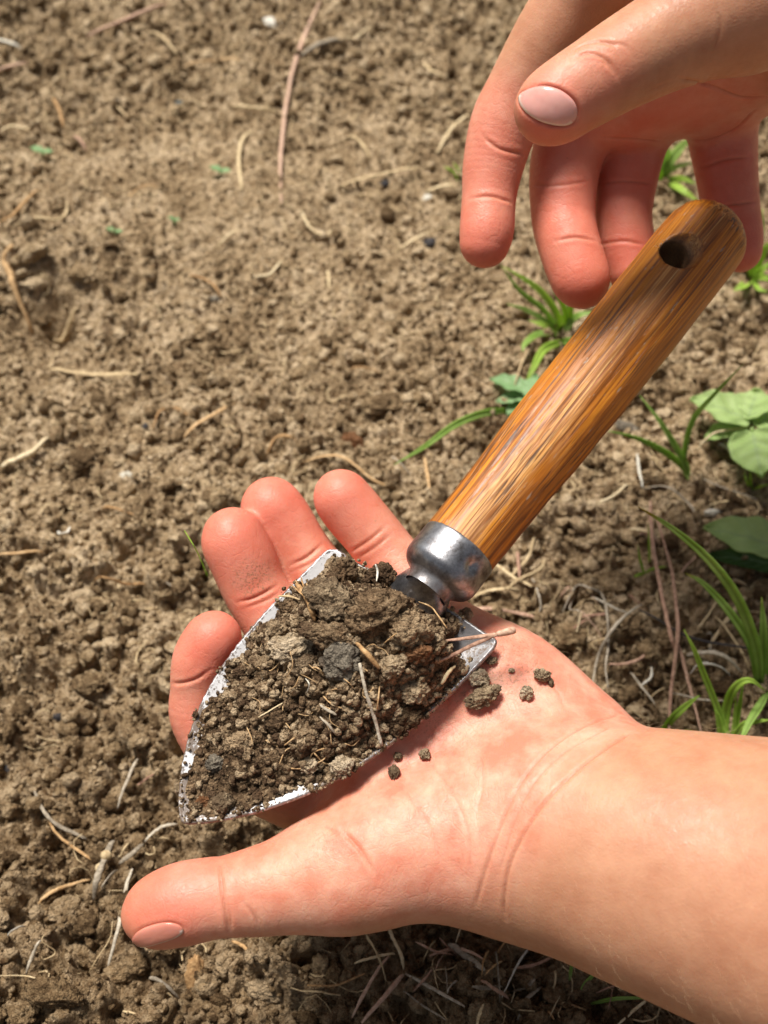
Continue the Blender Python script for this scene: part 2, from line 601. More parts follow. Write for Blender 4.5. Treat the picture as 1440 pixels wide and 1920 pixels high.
def blade_mat():
    m, t, b = new_mat("chipped_white_paint")
    g = N(t, "ShaderNodeNewGeometry").outputs["Position"]
    rim = N(t, "ShaderNodeAttribute", attribute_name="rim").outputs["Fac"]
    n1 = noise(t, g, 700, 5, .7)
    n2 = noise(t, g, 1800, 4, .7)
    chip = math_n(t, 'ADD', math_n(t, 'MULTIPLY', n1, .6), math_n(t, 'MULTIPLY', rim, .22))
    chip = math_n(t, 'ADD', chip, math_n(t, 'MULTIPLY', N(t, "ShaderNodeAttribute", attribute_name="bare").outputs["Fac"], .35))
    chip = ramp(t, chip, [(.46, 0.0), (.52, 1.0)])
    paint = mixc(t, noise(t, g, 300, 3), (.68, .68, .70), (.84, .84, .85))
    steel = mixc(t, n2, (.22, .21, .21), (.50, .50, .52))
    c = mixc(t, chip, paint, steel)
    dirt = math_n(t, 'ADD', math_n(t, 'MULTIPLY', n2, .4), math_n(t, 'ADD', math_n(t, 'MULTIPLY', n1, .3), math_n(t, 'MULTIPLY', noise(t, g, 130, 3), .3)))
    dirt = math_n(t, 'ADD', dirt, math_n(t, 'MULTIPLY', N(t, "ShaderNodeAttribute", attribute_name="soiled").outputs["Fac"], .10))
    dirt = ramp(t, dirt, [(.525, 0.0), (.585, 1.0)])
    c = mixc(t, math_n(t, 'MULTIPLY', dirt, .85), c, (.13, .08, .045))
    L(t, c, b.inputs["Base Color"])
    L(t, math_n(t, 'MULTIPLY', math_n(t, 'MULTIPLY', chip, .7), math_n(t, 'SUBTRACT', 1.0, dirt)), b.inputs["Metallic"])
    b.inputs["Roughness"].default_value = .42
    bump(t, b, math_n(t, 'SUBTRACT', n2, chip), .3, .0004)
    return m


M_BLADE = blade_mat()

# ------------------------------------------------------------------ the ground
def gauss(x, y, cx, cy, sx, sy):
    return np.exp(-(((x - cx) / sx) ** 2 + ((y - cy) / sy) ** 2))


def flat_xy(px, py):
    r = ray(px, py)
    d = -CAM_H / r[2]
    return CO + r * d


_sm = flat_xy(430, 380)
_sm2 = flat_xy(120, 900)
_hole = flat_xy(95, 575)
_hole2 = flat_xy(60, 30)
_ridge = flat_xy(60, 470)
_hol3 = flat_xy(690, 760)
_low = flat_xy(330, 620)


def ground_h(x, y):
    x = np.asarray(x, float); y = np.asarray(y, float)
    wx = x + .0022 * fbm2(x * 260, y * 260, 3, 5)
    wy = y + .0022 * fbm2(x * 260 + 90, y * 260, 3, 9)
    smooth = np.clip(.95 * gauss(x, y, _sm[0], _sm[1], .10, .065) + .45 * gauss(x, y, _sm2[0], _sm2[1], .05, .02), 0, .8)
    k = (1 - smooth) * (1 - .55 * sstep(.17, .30, y)) * (1 + .30 * sstep(.14, .09, y))
    z = .010 * fbm2(x * 14, y * 14, 3, 40)
    z = z + k * .75 * domes(wx, wy, .017, 11, .40) + k * .80 * domes(wx, wy, .0092, 21, .62) - k * .75 * domes(wx + .5, wy, .0085, 26, .38)
    z = z + (1 - .35 * smooth) * (.70 * domes(wx, wy, .0050, 31, .8) + .75 * domes(wx, wy, .0029, 41, .85) - .6 * domes(wx + .3, wy, .0042, 36, .45))
    z = z + .0022 * fbm2(x * 420, y * 420, 4, 60) + .0010 * np.abs(fbm2(x * 650, y * 650, 3, 66))
    z = z - .016 * gauss(x, y, _hole[0], _hole[1], .010, .010) - .008 * gauss(x, y, _hole2[0], _hole2[1], .03, .012)
    z = z + .012 * gauss(x, y, _ridge[0], _ridge[1], .022, .014)
    z = z - .006 * gauss(x, y, _low[0], _low[1], .08, .02)
    return z - .004


def axis_coords(lo, hi, step, far):
    fine = np.arange(lo, hi + step / 2, step)
    out, s, v = [], step, hi
    while v < far:
        s *= 1.35
        v += s
        out.append(v)
    back, s, v = [], step, lo
    while v > -far:
        s *= 1.35
        v -= s
        back.append(v)
    return np.array(back[::-1] + list(fine) + out)


def ground_full(x, y):
    near = (np.abs(x) < .33) & (y > -.06) & (y < .68)
    z = np.full(x.shape, -.004)
    z[near] = ground_h(x[near], y[near])
    return z


gx = axis_coords(-.235, .235, .00072, 6)
gy = axis_coords(.02, .58, .00076, 6)
X, Y = np.meshgrid(gx, gy)
Z = ground_full(X.ravel(), Y.ravel()).reshape(X.shape)
far_fade = sstep(.28, .33, np.hypot(X, np.maximum(np.abs(Y - .3) - .05, 0)))
Z = Z * (1 - far_fade) + far_fade * (-.004)
nx, ny = len(gx), len(gy)
idx = np.arange(nx * ny).reshape(ny, nx)
F = np.stack([idx[:-1, :-1].ravel(), idx[:-1, 1:].ravel(), idx[1:, 1:].ravel(), idx[1:, :-1].ravel()], 1)
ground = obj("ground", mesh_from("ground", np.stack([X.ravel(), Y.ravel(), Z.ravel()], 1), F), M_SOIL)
ground["kind"] = "structure"
ground["label"] = "bare crumbly brown garden soil"


def gz(x, y):
    """soil height looked up in the built sheet"""
    x = np.asarray(x, float); y = np.asarray(y, float)
    i = np.clip(np.searchsorted(gx, x) - 1, 0, nx - 2); j = np.clip(np.searchsorted(gy, y) - 1, 0, ny - 2)
    fx = (x - gx[i]) / (gx[i + 1] - gx[i]); fy = (y - gy[j]) / (gy[j + 1] - gy[j])
    return (Z[j, i] * (1 - fx) + Z[j, i + 1] * fx) * (1 - fy) + (Z[j + 1, i] * (1 - fx) + Z[j + 1, i + 1] * fx) * fy


def gpt(px, py, lift=0.0):
    """the point of the soil seen at a photo pixel, lifted by some metres"""
    r = ray(px, py)
    z = lift
    for _ in range(6):
        d = (z - CAM_H) / r[2]
        q = CO + r * d
        z = float(gz(q[0], q[1])) + lift
    return np.array([q[0], q[1], z])


# ------------------------------------------------------------------ soil lumps
def lump_mesh(name, sub, seed, jag=.5, flat=.8, mat=None):
    bm = bmesh.new()
    bmesh.ops.create_icosphere(bm, subdivisions=sub, radius=1)
    co = np.array([v.co[:] for v in bm.verts])
    fa = np.array([[v.index for v in f.verts] for f in bm.faces])
    bm.free()
    rs = np.random.default_rng(seed)
    u = co / np.linalg.norm(co, axis=1)[:, None]
    r = np.full(len(u), .74)
    for _ in range(16):                              # rounded knobs that make up a clod
        c = rs.normal(size=3); c /= np.linalg.norm(c)
        rad = rs.uniform(.35, .8)
        d = np.linalg.norm(u - c, axis=1) / rad
        r = np.maximum(r, .74 + np.sqrt(np.clip(1 - d * d, 0, 1)) * rs.uniform(.08, .24))
    for _ in range(8):                               # broken faces
        c = rs.normal(size=3); c /= np.linalg.norm(c)
        lim = rs.uniform(.62, .86)
        q = (u @ c) * r
        r = np.where(q > lim, r * lim / np.maximum(q, 1e-6) * (1 - jag) + r * jag, r)
    if sub >= 3:
        for _ in range(90 if sub >= 4 else 40):      # small grains caked together
            c = rs.normal(size=3); c /= np.linalg.norm(c)
            rad = rs.uniform(.10, .26)
            d = np.linalg.norm(u - c, axis=1) / rad
            r = r + np.sqrt(np.clip(1 - d * d, 0, 1)) * rad * rs.uniform(-.25, .42)
    o = rs.uniform(0, 50, 3)
    r = r + .26 * vnoise3(u * 3.1 + o, seed) + .24 * vnoise3(u * 6.5 + o, seed + 3)
    if sub >= 3:
        r = r + .13 * vnoise3(u * 13 + o, seed + 5)
    if sub >= 4:
        r = r + .09 * vnoise3(u * 27 + o, seed + 8)
    if sub >= 5:
        r = r + .05 * vnoise3(u * 52 + o, seed + 9)
    v = u * r[:, None] * np.array([1, rs.uniform(.60, .95), flat * rs.uniform(.65, 1.05)])
    ext = np.abs(v).max(0)
    v = v / ext if sub >= 5 else v / ext.max()
    me = mesh_from(name, v, fa, smooth=False)
    if mat is not None:
        me.materials.append(mat)
    return me


BIG = [lump_mesh("soil_clod", 4, 100 + k, random.uniform(.1, .6), .85, M_CRUMB) for k in range(10)]
HERO = [lump_mesh("soil_clod", 5, 150 + k, random.uniform(.1, .6), .85, M_CRUMB) for k in range(7)]
SMALL = [lump_mesh("soil_crumb", 3, 200 + k, random.uniform(.1, .6), .9, M_CRUMB) for k in range(8)]
TINY = [lump_mesh("soil_crumb", 2, 300 + k, random.uniform(.1, .6), .9, M_CRUMB) for k in range(8)]


def make_coll(name, meshes, mat):
    c = bpy.data.collections.new(name)
    for me in meshes:
        m2 = me.copy()
        m2.materials.clear(); m2.materials.append(mat)
        c.objects.link(bpy.data.objects.new("soil_crumb", m2))
    return c


def scatter(name, pts, rot, scl, pick, coll):
    me = bpy.data.meshes.new(name)
    me.vertices.add(len(pts))
    me.vertices.foreach_set("co", np.asarray(pts, np.float32).ravel())
    attr(me, "rot", rot); attr(me, "scl", scl)
    a = me.attributes.new("pick", 'INT', 'POINT')
    a.data.foreach_set("value", np.asarray(pick, np.int32))
    o = bpy.data.objects.new(name, me)
    link(o)
    ng = bpy.data.node_groups.new(name, 'GeometryNodeTree')
    ng.interface.new_socket("Geometry", in_out='INPUT', socket_type='NodeSocketGeometry')
    ng.interface.new_socket("Geometry", in_out='OUTPUT', socket_type='NodeSocketGeometry')
    gi, go = ng.nodes.new("NodeGroupInput"), ng.nodes.new("NodeGroupOutput")
    iop = ng.nodes.new("GeometryNodeInstanceOnPoints")
    ci = ng.nodes.new("GeometryNodeCollectionInfo")
    ci.inputs["Collection"].default_value = coll
    ci.inputs["Separate Children"].default_value = True
    ci.inputs["Reset Children"].default_value = True
    def na(n, t):
        q = ng.nodes.new("GeometryNodeInputNamedAttribute")
        q.data_type = t
        q.inputs["Name"].default_value = n
        return q.outputs[0]
    ng.links.new(gi.outputs[0], iop.inputs["Points"])
    ng.links.new(ci.outputs[0], iop.inputs["Instance"])
    iop.inputs["Pick Instance"].default_value = True
    ng.links.new(na("pick", 'INT'), iop.inputs["Instance Index"])
    ng.links.new(na("rot", 'FLOAT_VECTOR'), iop.inputs["Rotation"])
    ng.links.new(na("scl", 'FLOAT_VECTOR'), iop.inputs["Scale"])
    ng.links.new(iop.outputs[0], go.inputs[0])
    md = o.modifiers.new("scatter", 'NODES')
    md.node_group = ng
    return o


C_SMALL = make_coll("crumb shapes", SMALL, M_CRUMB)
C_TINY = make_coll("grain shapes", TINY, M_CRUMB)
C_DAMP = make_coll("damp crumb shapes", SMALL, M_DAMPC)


def in_view_xy(n, margin=.03):
    """random points of the soil inside the part the camera sees, a little beyond"""
    out = []
    while len(out) < n:
        x = rng.uniform(-.24, .24, n); y = rng.uniform(.02, .58, n)
        d = y * math.cos(PITCH) + CAM_H * math.sin(PITCH)
        ok = np.abs(x) < TH * d + margin
        out += list(zip(x[ok], y[ok]))
    return np.array(out[:n])


def ground_scatter(name, n, smin, smax, power, coll, label, sink=.15, thin=.0):
    q = in_view_xy(n)
    x, y = q[:, 0], q[:, 1]
    smooth = .95 * gauss(x, y, _sm[0], _sm[1], .10, .06) + .4 * gauss(x, y, _sm2[0], _sm2[1], .05, .02)
    clump = fbm2(x * 45, y * 45, 3, 77)
    keep = rng.uniform(0, 1, n) > thin * smooth + .35 * sstep(.15, -.3, clump)
    x, y = x[keep], y[keep]
    n = len(x)
    s = (smin + (smax - smin) * rng.uniform(0, 1, n) ** power) * .5
    z = gz(x, y) + s * sink
    rot = rng.uniform(0, 6.28, (n, 3))
    scl = s[:, None] * rng.uniform(.75, 1.25, (n, 3))
    o = scatter(name, np.stack([x, y, z], 1), rot, scl, rng.integers(0, 8, n), coll)
    tag(o, label, "soil", kind="stuff")
    return o


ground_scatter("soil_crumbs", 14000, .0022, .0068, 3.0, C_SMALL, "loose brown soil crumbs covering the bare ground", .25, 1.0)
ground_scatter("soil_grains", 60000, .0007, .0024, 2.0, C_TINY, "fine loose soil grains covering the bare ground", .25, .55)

# ------------------------------------------------------------------ implicit surfaces for hands and handle
def seg_d(p, a, b, ra, rb):
    ba = b - a
    h = np.clip(((p - a) @ ba) / (ba @ ba + 1e-18), 0, 1)
    q = p - a - h[:, None] * ba
    return np.sqrt((q * q).sum(1)) - (ra + (rb - ra) * h)


def smin(a, b, k):
    h = np.maximum(k - np.abs(a - b), 0) / k
    return np.minimum(a, b) - h * h * k * .25


def chain(pts, n=None):
    if n is None and pts[-1][0] == 1900:
        n = (len(pts) - 1) * 11 + 1
    """rows (px, py, depth, radius px) -> list of round-cone segments in metres"""
    q = spline(pts, n or (len(pts) - 1) * 6 + 1)
    c = np.array([P(a, b, d) for a, b, d, r in q])
    r = np.array([R(r, d) for a, b, d, r in q])
    return c, r


def chain_d(p, ch):
    c, r = ch
    d = np.full(len(p), 1e3)
    for i in range(len(c) - 1):
        d = np.minimum(d, seg_d(p, c[i], c[i + 1], r[i], r[i + 1]))
    return d


class Hand:
    def __init__(s, palm, digits, kp=.009, kd=.006):
        s.palm = [chain(c) for c in palm]
        s.digits = [(chain(c), k) for c, k in digits]
        s.kp = kp
        ch = s.palm + [c for c, k in s.digits]
        s.o = np.vstack([c for c, r in ch]).mean(0)
        s.A = np.vstack([c[:-1] for c, r in ch]) - s.o; B = np.vstack([c[1:] for c, r in ch]) - s.o
        s.ra = np.concatenate([r[:-1] for c, r in ch]); rb = np.concatenate([r[1:] for c, r in ch])
        s.dr = rb - s.ra
        s.BA = B - s.A
        s.bb = (s.BA ** 2).sum(1) + 1e-18
        s.ab = (s.A * s.BA).sum(1); s.aa = (s.A ** 2).sum(1)
        for k in ("A", "BA", "bb", "ab", "aa", "ra", "dr"):
            setattr(s, k, getattr(s, k).astype(np.float32))
        n = [len(c) - 1 for c, r in ch]
        s.st = np.concatenate([[0], np.cumsum(n)[:-1]])
        allc = np.vstack([c for c, r in ch])
        rm = max(r.max() for c, r in s.palm)
        s.lo, s.hi = allc.min(0) - rm - .004, allc.max(0) + rm + .004

    def part(s, p):
        p = (p - s.o).astype(np.float32)
        w_ = p @ s.BA.T - s.ab
        t = np.clip(w_ / s.bb, 0, 1)
        d2 = (p * p).sum(1)[:, None] - 2 * (p @ s.A.T) + s.aa - 2 * t * w_ + t * t * s.bb
        D = np.sqrt(np.maximum(d2, 0)) - s.ra - s.dr * t
        D = np.minimum.reduceat(D, s.st, axis=1)
        n = len(s.palm)
        d = D[:, 0]
        for k in range(1, n):
            d = smin(d, D[:, k], s.kp)
        out = d.copy()
        for k, (c, kk) in enumerate(s.digits):
            out = smin(out, smin(d, D[:, n + k], kk), .0022)
        return out.astype(float)

    def __call__(s, p):
        if len(p) <= 4096:
            return s.part(p)
        return np.concatenate([s.part(p[i:i + 4096]) for i in range(0, len(p), 4096)])


TET = np.array([[1, -1, -1], [-1, -1, 1], [-1, 1, -1], [1, 1, 1]], float)


def grad(f, p, e=2e-4):
    g = 0
    for k in TET:
        g = g + k * f(p + k * e)[:, None]
    return g / (np.linalg.norm(g, axis=1)[:, None] + 1e-12)


def surface_net(f, lo, hi, h):
    n = np.ceil((hi - lo) / h).astype(int) + 2
    B = 6
    nb = np.ceil(n / B).astype(int)
    n = nb * B + 1
    bc = np.stack(np.meshgrid(*[np.arange(k) for k in nb], indexing='ij'), -1).reshape(-1, 3)
    cen = lo + (bc * B + B / 2) * h
    dv = f(cen)
    half = B * h * .9
    G = np.ones(n, np.float32)
    act = bc[np.abs(dv) < half * 1.25]
    ins = bc[dv <= -half * 1.25]
    for b in ins:
        G[b[0] * B:b[0] * B + B + 1, b[1] * B:b[1] * B + B + 1, b[2] * B:b[2] * B + B + 1] = -1
    off = np.stack(np.meshgrid(*[np.arange(B + 1)] * 3, indexing='ij'), -1).reshape(-1, 3)
    CH = 400
    for i in range(0, len(act), CH):
        a = act[i:i + CH]
        ii = (a[:, None, :] * B + off[None]).reshape(-1, 3)
        G[ii[:, 0], ii[:, 1], ii[:, 2]] = f(lo + ii * h)
    neg = G < 0
    m = [n[0] - 1, n[1] - 1, n[2] - 1]
    cnt = np.zeros(m, np.int8)
    for dx in (0, 1):
        for dy in (0, 1):
            for dz in (0, 1):
                cnt += neg[dx:dx + m[0], dy:dy + m[1], dz:dz + m[2]]
    cells = np.argwhere((cnt > 0) & (cnt < 8))
    vid = -np.ones(m, np.int64)
    vid[cells[:, 0], cells[:, 1], cells[:, 2]] = np.arange(len(cells))
    V = lo + (cells + .5) * h
    Fs = []
    for ax in range(3):
        s0 = [slice(None)] * 3; s1 = [slice(None)] * 3
        s0[ax] = slice(0, n[ax] - 1); s1[ax] = slice(1, n[ax])
        a, b = neg[tuple(s0)], neg[tuple(s1)]
        e = np.argwhere(a != b)
        o1, o2 = (ax + 1) % 3, (ax + 2) % 3
        e = e[(e[:, o1] > 0) & (e[:, o2] > 0) & (e[:, o1] < m[o1]) & (e[:, o2] < m[o2])]
        fl = a[e[:, 0], e[:, 1], e[:, 2]]
        q = []
        for (p1, p2) in ((1, 1), (0, 1), (0, 0), (1, 0)):
            c = e.copy(); c[:, o1] -= p1; c[:, o2] -= p2
            q.append(vid[c[:, 0], c[:, 1], c[:, 2]])
        q = np.stack(q, 1)
        q[~fl] = q[~fl][:, ::-1]
        Fs.append(q)
    return V, np.vstack(Fs)


def newton(f, V, it=3):
    for _ in range(it):
        V = V - f(V)[:, None] * grad(f, V)
    return V


def relax(V, F, it):
    for _ in range(it):
        s = np.zeros_like(V); c = np.zeros(len(V))
        for a, b in ((0, 1), (1, 2), (2, 3), (3, 0)):
            for x, y in ((a, b), (b, a)):
                for k in range(3):
                    s[:, k] += np.bincount(F[:, x], V[F[:, y], k], len(V))
                c += np.bincount(F[:, x], minlength=len(V))
        V = .4 * V + .6 * s / c[:, None]
    return V


def subdivide(V, F):
    e = np.sort(np.vstack([F[:, [0, 1]], F[:, [1, 2]], F[:, [2, 3]], F[:, [3, 0]]]), 1)
    key = e[:, 0] * len(V) + e[:, 1]
    u, inv = np.unique(key, return_inverse=True)
    a, b = u // len(V), u % len(V)
    mid = (V[a] + V[b]) / 2
    cen = V[F].mean(1)
    n0, nf = len(V), len(F)
    m = inv.reshape(4, nf) + n0
    c = np.arange(nf) + n0 + len(u)
    q = np.vstack([np.stack([F[:, 0], m[0], c, m[3]], 1), np.stack([F[:, 1], m[1], c, m[0]], 1),
                   np.stack([F[:, 2], m[2], c, m[1]], 1), np.stack([F[:, 3], m[3], c, m[2]], 1)])
    return np.vstack([V, mid, cen]), q


def blobs(f, lo, hi, h, sub=1):
    V, F = surface_net(f, lo, hi, h)
    V = newton(f, relax(V, F, 2), 1)
    V = newton(f, relax(V, F, 2), 2)
    for _ in range(sub):
        V, F = subdivide(V, F)
        V = newton(f, V, 1)
    return V, F


def hits(f, pxs, d0=.15, d1=.40):
    """where the view rays of photo pixels meet the surface f = 0"""
    r = np.array([ray(x, y) for x, y in pxs]); L_ = np.linalg.norm(r, axis=1); r = r / L_[:, None]
    t = d0 * L_
    for _ in range(90):
        v = f(CO + r * t[:, None])
        t = t + np.where(v > 2e-5, np.maximum(v * .85, 2e-5), 0)
        t = np.minimum(t, d1 * L_)
    ok = f(CO + r * t[:, None]) < 2e-4
    return CO + r * t[:, None], ok


def hit(f, px, py):
    q, ok = hits(f, [(px, py)])
    return q[0]


def poly_dist(V, pts):
    d = np.full(len(V), 1e3)
    for i in range(len(pts) - 1):
        d = np.minimum(d, seg_d(V, pts[i], pts[i + 1], 0, 0))
    return d


def crease_all(f, V, Nn, creases):
    """press traced skin folds into the surface; returns moved points and fold strength"""
    dis = np.zeros(len(V)); cr = np.zeros(len(V))
    for line, wid, dep in creases:
        q, ok = hits(f, spline(line, max(8, len(line) * 5)))
        q = q[ok]
        if len(q) < 2:
            continue
        bb = (V > q.min(0) - .006).all(1) & (V < q.max(0) + .006).all(1)
        ii = np.where(bb)[0]
        if not len(ii):
            continue
        W = max(wid * .6 * PX * .235, .00036)
        d = poly_dist(V[ii], q)
        # fade toward both ends
        e0 = np.linalg.norm(V[ii] - q[0], axis=1); e1 = np.linalg.norm(V[ii] - q[-1], axis=1)
        fade = sstep(0, .0035, np.minimum(e0, e1)) * .8 + .2
        g = np.exp(-(d / W) ** 2) * fade
        puff = np.exp(-((d - 2.6 * W) / (1.8 * W)) ** 2) * fade
        dis[ii] += -dep * .62 * PX * .235 * g + .14 * dep * PX * .235 * puff
        cr[ii] = np.maximum(cr[ii], g ** 2 * min(1, dep / 5))
    return V + Nn * dis[:, None], cr


def hand_object(name, hand, creases, tips, palms, dirts, h=.00076):
    V, F = blobs(hand, hand.lo, hand.hi, h, 1)
    Nn = grad(hand, V)
    V2, cr = crease_all(hand, V, Nn, creases)
    me = mesh_from(name, V2, F)
    tip = np.zeros(len(V)); pal = np.zeros(len(V)); dr = np.zeros(len(V))
    for c, r, s in tips:
        tip = np.maximum(tip, s * (1 - sstep(.15, 1.15, np.linalg.norm(V - c, axis=1) / r)))
    for c, r, s in palms:
        pal = np.maximum(pal, s * (1 - sstep(.55, 1.0, np.linalg.norm(V - c, axis=1) / r)))
    for c, r, s in dirts:
        dr = np.maximum(dr, s * (1 - sstep(.2, 1.0, np.linalg.norm(V - c, axis=1) / r)))
    attr(me, "tip", tip); attr(me, "palm", pal); attr(me, "crease", cr); attr(me, "dirt", dr)
    return obj(name, me, M_SKIN)


# ---- the left hand, palm up under the trowel
lower = Hand(
    palm=[
        [(1000, 1560, .240, 110), (860, 1540, .246, 100), (660, 1510, .249, 72)],        # index metacarpal
        [(1020, 1500, .241, 100), (870, 1440, .2445, 95), (700, 1380, .2425, 78)],         # middle
        [(1050, 1440, .241, 95), (920, 1360, .2445, 90), (780, 1290, .246, 75)],          # ring
        [(1075, 1385, .242, 92), (960, 1280, .245, 90), (850, 1215, .247, 72)],          # little finger, outer edge of palm
        [(1000, 1580, .237, 150), (860, 1575, .233, 138), (740, 1590, .232, 120), (650, 1630, .231, 100)],   # thumb ball
        [(1000, 1550, .235, 175), (1045, 1557, .231, 192), (1150, 1588, .225, 213), (1290, 1624, .219, 238),
         (1440, 1664, .213, 264), (1640, 1715, .203, 300), (1900, 1780, .190, 340)],      # wrist and forearm
    ],
    digits=[
        ([(700, 1620, .230, 105), (600, 1640, .229, 96), (520, 1663, .228, 86), (430, 1680, .2275, 74), (395, 1684, .2275, 74),
          (345, 1694, .2275, 76), (305, 1706, .228, 70), (285, 1713, .228, 57)], .008),   # thumb
        ([(690, 1510, .248, 80), (585, 1492, .2495, 74), (450, 1430, .2505, 68), (382, 1350, .2495, 60), (375, 1290, .248, 55),
          (380, 1240, .2465, 57), (395, 1205, .2455, 54), (402, 1196, .2455, 51)], .004),  # index
        ([(720, 1380, .246, 76), (600, 1270, .2545, 66), (520, 1170, .2565, 62), (478, 1105, .2565, 60), (455, 1050, .2555, 62),
          (440, 1020, .255, 61), (437, 1009, .255, 58)], .004),                           # middle
        ([(790, 1290, .249, 74), (680, 1160, .2590, 64), (600, 1080, .2640, 58), (560, 1030, .2650, 58), (527, 980, .2650, 61),
          (512, 958, .2645, 60), (509, 950, .2645, 56)], .004),                            # ring
        ([(860, 1215, .248, 70), (790, 1120, .2575, 60), (735, 1050, .2615, 56), (700, 1005, .2620, 55), (662, 960, .2620, 56),
          (643, 936, .2615, 54), (638, 929, .2615, 49)], .004),                            # little finger
    ])
NAIL_R = [(976, 177), (996, 167), (1022, 163), (1050, 171), (1072, 188), (1081, 207), (1077, 225), (1060, 234), (1035, 232), (1008, 223), (985, 207), (974, 190)]
NAIL_L = [(249, 1768), (252, 1756), (266, 1744), (290, 1735), (315, 1731), (335, 1735), (343, 1745), (330, 1756), (302, 1766), (276, 1773), (258, 1775)]
T = lambda px, py, d, r, s: (P(px, py, d), R(r, d), s)
lower_creases = [
    (NAIL_L[1:8], 5, 3.5),
    ([(1165, 1338), (1090, 1365), (1020, 1415), (970, 1480), (935, 1560), (905, 1650), (893, 1700)], 4, 4),
    ([(1150, 1360), (1060, 1410), (1000, 1470), (965, 1540), (935, 1640)], 3.5, 2.5),
    ([(1185, 1372), (1100, 1430), (1030, 1495), (985, 1560), (955, 1625), (945, 1690), (948, 1725)], 5, 5.5),
    ([(412, 1612), (414, 1640), (418, 1680), (428, 1750)], 4, 5),
    ([(425, 1690), (430, 1715), (433, 1752)], 3, 5),
    ([(455, 1690), (475, 1715), (488, 1745)], 3, 4),
    ([(640, 1555), (680, 1600), (710, 1650)], 5, 5),
    ([(600, 1540), (640, 1570)], 6, 4),
    ([(445, 1130), (480, 1120), (520, 1098)], 5, 6),
    ([(455, 1142), (500, 1125), (528, 1108)], 3, 3),
    ([(545, 1060), (575, 1045), (605, 1020)], 5, 6),
    ([(548, 1072), (585, 1055), (610, 1035)], 3, 3),
    ([(655, 1035), (690, 1015), (725, 985)], 4, 4),
    ([(668, 1048), (705, 1025), (735, 1000)], 3, 3),
    ([(322, 1282), (345, 1280), (370, 1272), (395, 1255)], 4, 6),
    ([(930, 1230), (985, 1250), (1040, 1290), (1060, 1330)], 5, 2.5),
    ([(800, 1420), (850, 1490), (880, 1570), (880, 1640)], 4, 2.0),
    ([(740, 1460), (800, 1540), (830, 1620)], 4, 1.6),
    ([(900, 1400), (905, 1470), (890, 1540)], 3, 1.6),
]
lower_tips = [T(300, 1690, .222, 150, .75), T(400, 1200, .2455, 120, 1.0), T(440, 1010, .255, 130, 1.0), T(510, 950, .2645, 130, 1.0),
              T(640, 930, .2615, 120, .9), T(380, 1330, .249, 120, .6), T(480, 1120, .2525, 110, .5), T(590, 1060, .264, 110, .5), T(700, 1010, .262, 110, .45)]
lower_palms = [T(850, 1400, .236, 360, 1.0), T(980, 1300, .238, 300, 1.0), T(760, 1530, .222, 260, .85), T(560, 1630, .222, 190, .8),
               T(420, 1660, .222, 160, .8), T(420, 1200, .25, 330, .8), T(640, 1030, .258, 320, .8)]
lower_dirts = [T(478, 1085, .2490, 60, 1.0), T(960, 1235, .234, 110, .8), T(900, 1300, .234, 110, .7), T(840, 1350, .232, 120, .5), T(610, 1580, .22, 60, .6),
               T(600, 1030, .249, 60, .5)]
hand_l = hand_object("hand", lower, lower_creases, lower_tips, lower_palms, lower_dirts)
tag(hand_l, "child's open left hand and bare forearm, palm up beneath the loaded trowel blade", "hand", "hands of a child")

# ---- the right hand, hanging above the handle end
upper = Hand(
    palm=[
        [(1560, -150, .236, 150), (1330, -120, .240, 110), (1130, -60, .250, 80)],
        [(1570, -90, .240, 150), (1380, 40, .255, 110), (1160, 175, .268, 78)],
        [(1580, -30, .245, 140), (1400, 80, .262, 100), (1215, 180, .275, 76)],
        [(1590, 20, .248, 130), (1450, 90, .264, 92), (1350, 165, .276, 74)],
        [(1600, -120, .236, 165), (1480, -60, .228, 140), (1400, 0, .225, 118)],
        [(1570, -90, .238, 165), (1760, -180, .230, 185), (2000, -300, .222, 225)],          # wrist and forearm beyond the frame
    ],
    digits=[
        ([(1420, -10, .225, 122), (1330, 35, .224, 106), (1250, 75, .223, 93), (1170, 118, .222, 84), (1120, 148, .2215, 79),
          (1080, 172, .221, 76), (1045, 195, .221, 73), (1030, 205, .221, 66)], .006),
        ([(1130, -60, .250, 82), (1050, 50, .256, 76), (975, 175, .262, 66), (945, 235, .264, 64), (925, 310, .265, 57),
          (917, 370, .265, 51), (913, 430, .264, 51), (909, 455, .264, 47)], .006),
        ([(1150, 170, .268, 76), (1085, 240, .274, 70), (1060, 310, .276, 66), (1056, 400, .275, 60), (1066, 455, .273, 58),
          (1086, 515, .2715, 56), (1092, 529, .2715, 50)], .005),
        ([(1215, 190, .276, 72), (1190, 260, .281, 64), (1176, 330, .282, 58), (1168, 400, .281, 54), (1175, 460, .280, 52), (1186, 505, .279, 46)], .005),
        ([(1352, 170, .276, 72), (1355, 250, .282, 64), (1362, 320, .283, 57), (1371, 390, .283, 52), (1382, 440, .282, 47), (1388, 470, .281, 40)], .005),
    ])
